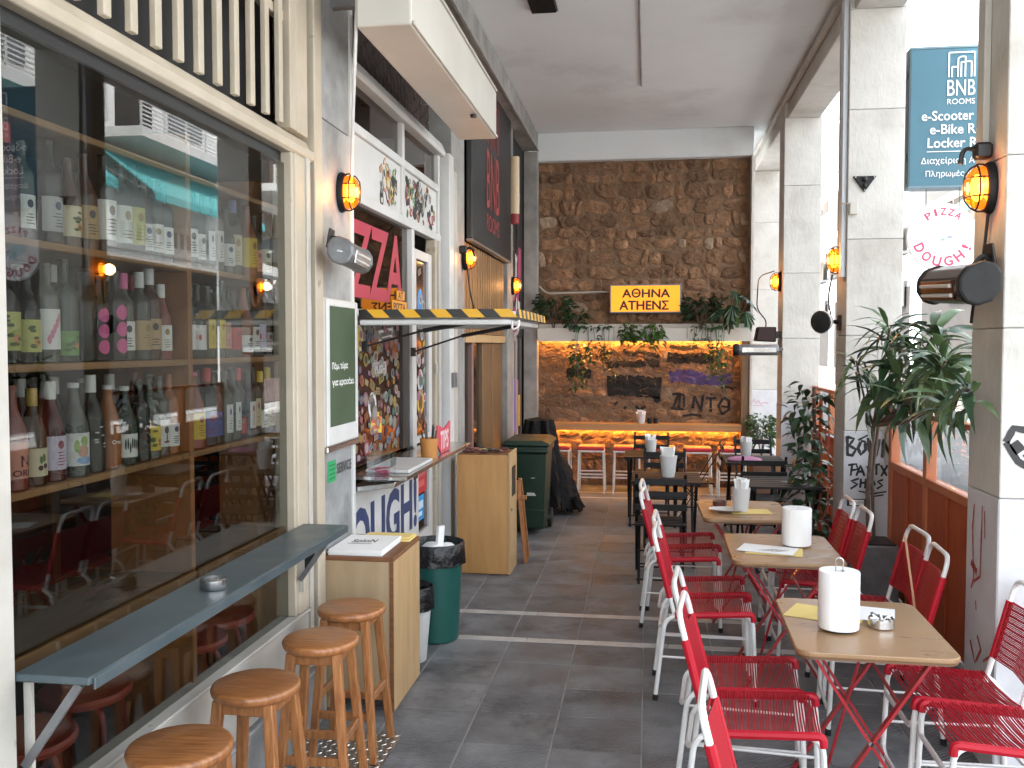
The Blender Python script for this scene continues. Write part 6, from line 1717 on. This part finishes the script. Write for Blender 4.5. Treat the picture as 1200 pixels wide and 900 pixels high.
solo('plant_pot', MB().lathe([(0, 0), (.05, 0), (.07, .12), (.06, .12), (0, .02)], 14, (1.35, 7.86, 1.53)), paint((.40, .085, .05), .6), 'small red pot on top of the climbing plant stake', 'pot', (1.35, 7.86, 1.53)) if False else None
# leafy clumps as one joined crown
def foliage(mb, c, R, n, L, W, droop=.6, up=(-.6, .9)):
    for k in range(n):
        a, e = random.uniform(0, 2 * PI), random.uniform(*up)
        r = random.uniform(.25, 1) ** .5
        p = Vector(c) + Vector((math.cos(a) * math.cos(e) * R[0], math.sin(a) * math.cos(e) * R[1], math.sin(e) * R[2])) * r
        d = Vector((math.cos(a + random.uniform(-.8, .8)), math.sin(a + random.uniform(-.8, .8)), random.uniform(-.6, .7))).normalized()
        sd_ = d.cross(Z1).normalized(); s = random.uniform(.6, 1.15)
        l, w_ = L * s, W * s
        b, q = p + d * l * .5, p + d * l + Vector((0, 0, -droop * l * .35))
        b2 = b + Vector((0, 0, .12 * l))
        mb.add([p, b2 + sd_ * w_ / 2, q, b2 - sd_ * w_ / 2], [(0, 1, 2, 3)], 0, False)
bu = thing('bush', 'small fresh green bush in a trough by the far street column', 'plant', (1.40, 12.0, 0))
part('trough', MB().box(1.28, 1.60, 11.8, 12.3, .004, .45), paint((.10, .045, .025), .6), bu, .006)
mb = MB(); foliage(mb, (1.42, 12.05, .74), (.17, .25, .30), 420, .085, .045); part('leaves', mb, K['leaf3'], bu, stuff=True, nrm=False)
mb = MB()
for k in range(7): mb.tube([(1.42, 12.05, .44), (1.42 + random.uniform(-.12, .12), 12.05 + random.uniform(-.15, .15), .85)], .006, 5)
part('stems', mb, K['bark'], bu, stuff=True)
# monstera and other plants in the wall planter
mo = thing('monstera', 'monstera with split leaves at the right end of the wall planter', 'plant', (1.13, 12.14, 2.03))
def monstera_leaf():
    mb = MB(); n = 20; vs = [(0, 0, 0)]
    for k in range(n + 1):
        a = -2.75 + 5.5 * k / n
        r = .16 * (1.0 - .16 * abs(a)) * (1.0 if k % 2 == 0 else (.62 if 2 < k < n - 2 else .95)) * (1.25 if abs(a) < .3 else 1)
        vs.append((.07 + r * math.cos(a) * 1.05, r * math.sin(a) * .95, -.05 * r / .16 + .012 * (k % 2)))
    mb.add(vs, [(0, i, i + 1) for i in range(1, n + 1)], 0, False)
    return mb.mesh('leaf', nrm=False)
ML = monstera_leaf()
for (x, y, z), d, s in (((1.17, 11.98, 2.46), (.55, -.35, -.45), 1.15), ((1.04, 11.96, 2.34), (-.25, -.4, -.75), 1.05), ((1.20, 11.97, 2.26), (.25, -.4, -.8), .95), ((.95, 12.0, 2.44), (-.6, -.4, -.4), .95), ((1.08, 12.02, 2.52), (.1, -.55, -.35), .9), ((1.0, 11.97, 2.20), (-.1, -.4, -.8), .85), ((.88, 12.0, 2.30), (-.5, -.4, -.6), .85)):
    place_leaf(ML, K['leaf2'], mo, (x, y, z), d, random.uniform(-.4, .4), s)
    part('stalk', MB().tube(fillet([(1.12, 12.15, 2.03), ((1.12 + x) / 2, 12.13, z + .02), (x, y, z)], .1, 4), .006, 5), K['leaf3'], mo)
def planter_plant(x, z, R, n, label, m='leaf2', L=.11, W=.055):
    t = thing('planter_plant', label, 'plant', (x, 12.15, 2.03))
    mb = MB(); foliage(mb, (x, 12.10, z), R, n, L, W); part('leaves', mb, K[m], t, stuff=True, nrm=False)
    mb = MB()
    for k in range(6): mb.tube([(x, 12.15, 2.03), (x + random.uniform(-.5, .5) * R[0], 12.1, z + .3 * R[2])], .006, 5)
    part('stems', mb, K['bark'], t, stuff=True)
planter_plant(-1.22, 2.30, (.26, .16, .24), 170, 'dark bushy plant at the left end of the wall planter')
planter_plant(-.93, 2.18, (.12, .12, .14), 50, 'small dark plant left of the glowing sign in the wall planter')
planter_plant(.66, 2.28, (.22, .16, .24), 190, 'dark bushy plant just right of the glowing yellow sign')
def trailer(x, z1, zlow, wd, n, label, m='leaf3', L=.085, W=.05):
    t = thing('trailing_plant', label, 'plant', (x, 12.05, 2.05))
    mb, st2 = MB(), MB()
    for k in range(6):
        xx = x + random.uniform(-wd, wd); zz = random.uniform(zlow, (zlow + z1) / 2) if k else zlow
        pts = [(x + (xx - x) * .4, 12.12, 2.04), (xx, 12.02, 2.09), (xx + random.uniform(-.03, .03), 12.015, (2.05 + zz) / 2), (xx + random.uniform(-.06, .06), 12.02, zz)]
        f = fillet(pts, .05, 4); st2.tube(f, .0035, 4)
        for j in range(n):
            q = f[min(len(f) - 1, int(random.uniform(.1, 1) * len(f)))] if j % 2 else Vector(pts[2]).lerp(Vector(pts[3]), random.random())
            foliage(mb, (q[0], q[1] - .02, q[2]), (.05, .03, .05), 1, L, W, 1.0)
    part('leaves', mb, K[m], t, stuff=True, nrm=False); part('stems', st2, K['leaf2'], t, stuff=True)
trailer(-.84, 2.12, 1.25, .10, 22, 'long dark trailing plant hanging lowest on the left of the wall planter', 'leaf2', .10, .055)
trailer(-.58, 2.15, 1.36, .15, 20, 'wide trailing plant left of the centre of the wall planter', 'leaf2', .075, .04)
trailer(-.28, 2.12, 1.85, .11, 14, 'short bright green trailing plant directly below the glowing sign', 'leaf3', .11, .06)
trailer(.02, 2.16, 1.82, .12, 16, 'bright green trailing plant below the right end of the glowing sign', 'leaf3', .11, .06)
trailer(.66, 2.10, 1.80, .10, 7, 'sparse trailing plant right of the bushy plant on the wall planter', 'leaf2', .07, .035)
trailer(.86, 2.14, 1.36, .10, 22, 'long green trailing plant over the purple graffiti', 'leaf3')

# ================================================================== ACROSS THE STREET
BX = 9.0
bd = thing('building', 'pale apartment building with balconies and teal awnings across the street', 'building', (BX + 3, 40, 0))
part('wall', MB().box(BX, BX + 8, 6, 90, -.02, 10.2), K['wallcream'], bd)
part('parapet', MB().box(BX - .08, BX + .3, 6, 90, 10.205, 10.9), K['white'], bd)
random.seed(4)
for fi, z in enumerate((6.45,)):
    for bi in range(8):
        y0 = 11.9 + bi * 7.4
        part('balcony_slab', MB().box(BX - 1.25, BX - .002, y0, y0 + 6.1, z, z + .22), K['white'], bd)
        part('balcony_rail', MB().box(BX - 1.24, BX - 1.19, y0, y0 + 6.1, z + 1.16, z + 1.21), K['white'], bd)
        mb = MB()
        for k in range(9): mb.box(BX - 1.23, BX - 1.20, y0, y0 + 6.1, z + .28 + k * .095, z + .31 + k * .095)
        for k in range(7): mb.box(BX - 1.235, BX - 1.195, y0 + k * 1.01, y0 + k * 1.01 + .04, z + .22, z + 1.16)
        part('balcony_bars', mb, K['white'], bd, stuff=True)
        part('balcony_door', MB().box(BX - .03, BX + .01, y0 + 1.0, y0 + 2.6, z + .23, z + 2.5), K['dark'], bd)
        part('shutter', MB().box(BX - .05, BX - .031, y0 + 3.4, y0 + 5.2, z + .9, z + 2.5), K['greymetal'], bd)
for bi in range(7):
    y0 = 12.0 + bi * 7.4
    part('shop_glass', MB().box(BX - .03, BX + .01, y0, y0 + 5.9, .1, 3.9), K['dark'], bd)
    part('shop_sign', MB().box(BX - .12, BX - .031, y0, y0 + 5.9, 4.1, 5.0), K['white'], bd)
    if bi > 1: continue
    aw = part('awning', MB().prism([(0, 1.35), (-1.5, .18), (-1.5, 0), (-1.47, 0), (-1.47, .16), (0, 1.31)], (BX - .005, y0, 5.05), X1, Z1, -5.9), K['awnteal'], bd)
    for k in range(3): part('awning_arm', MB().tube([(BX - 1.45, y0 + .4 + k * 2.5, 5.15), (BX - .03, y0 + .4 + k * 2.5, 5.9)], .025, 6), K['white'], bd)
    mb = MB()
    for k in range(14):
        mb.box(BX - .126, BX - .1205, y0 + .5 + k * .35, y0 + .5 + k * .35 + .2, 4.35, 4.75)
    part('shop_sign_print', mb, K['greymetal'], bd, stuff=True)

BRW, DKR = mat('brown_shutter', (.10, .065, .045), .7, c2=(.075, .05, .035), scale=4), mat('grey_facade_panel', (.10, .10, .105), .7)
for bi in range(2, 7):
    y0 = 12.0 + bi * 7.4
    for k in range(3):
        part('shutter', MB().box(BX - .06, BX - .031, y0 + .4 + k * 1.9, y0 + 1.7 + k * 1.9, 7.1, 9.2), BRW, bd)
        part('facade_panel', MB().box(BX - .30, BX - .26, y0 + .2 + k * 1.9, y0 + 1.9 + k * 1.9, 5.15, 6.05), mat('sandy_panel', (.135, .11, .085), .8) if k == 0 else BRW, bd)
    part('sill_band', MB().box(BX - .35, BX - .002, y0, y0 + 6.0, 5.02, 5.12), DKR, bd)
    cs = part('chevron_sign', MB().box(BX - .16, BX - .121, y0 + .3, y0 + 2.9, 3.2, 4.08), DKR, bd)
    for k in range(3):
        mb = MB()
        a, b = y0 + .6 + k * .7, BX - .172
        mb.bar((b, a + .35, 3.95), (b, a, 3.64), .02, .12, (1, 0, 0)); mb.bar((b, a, 3.64), (b, a + .35, 3.33), .02, .12, (1, 0, 0))
        part('chevron', mb, K['white'], cs)
    part('stall_riser', MB().box(BX - .10, BX - .032, y0, y0 + 5.9, .0, .75), mat('pinkish_stone', (.17, .12, .11), .8), bd)
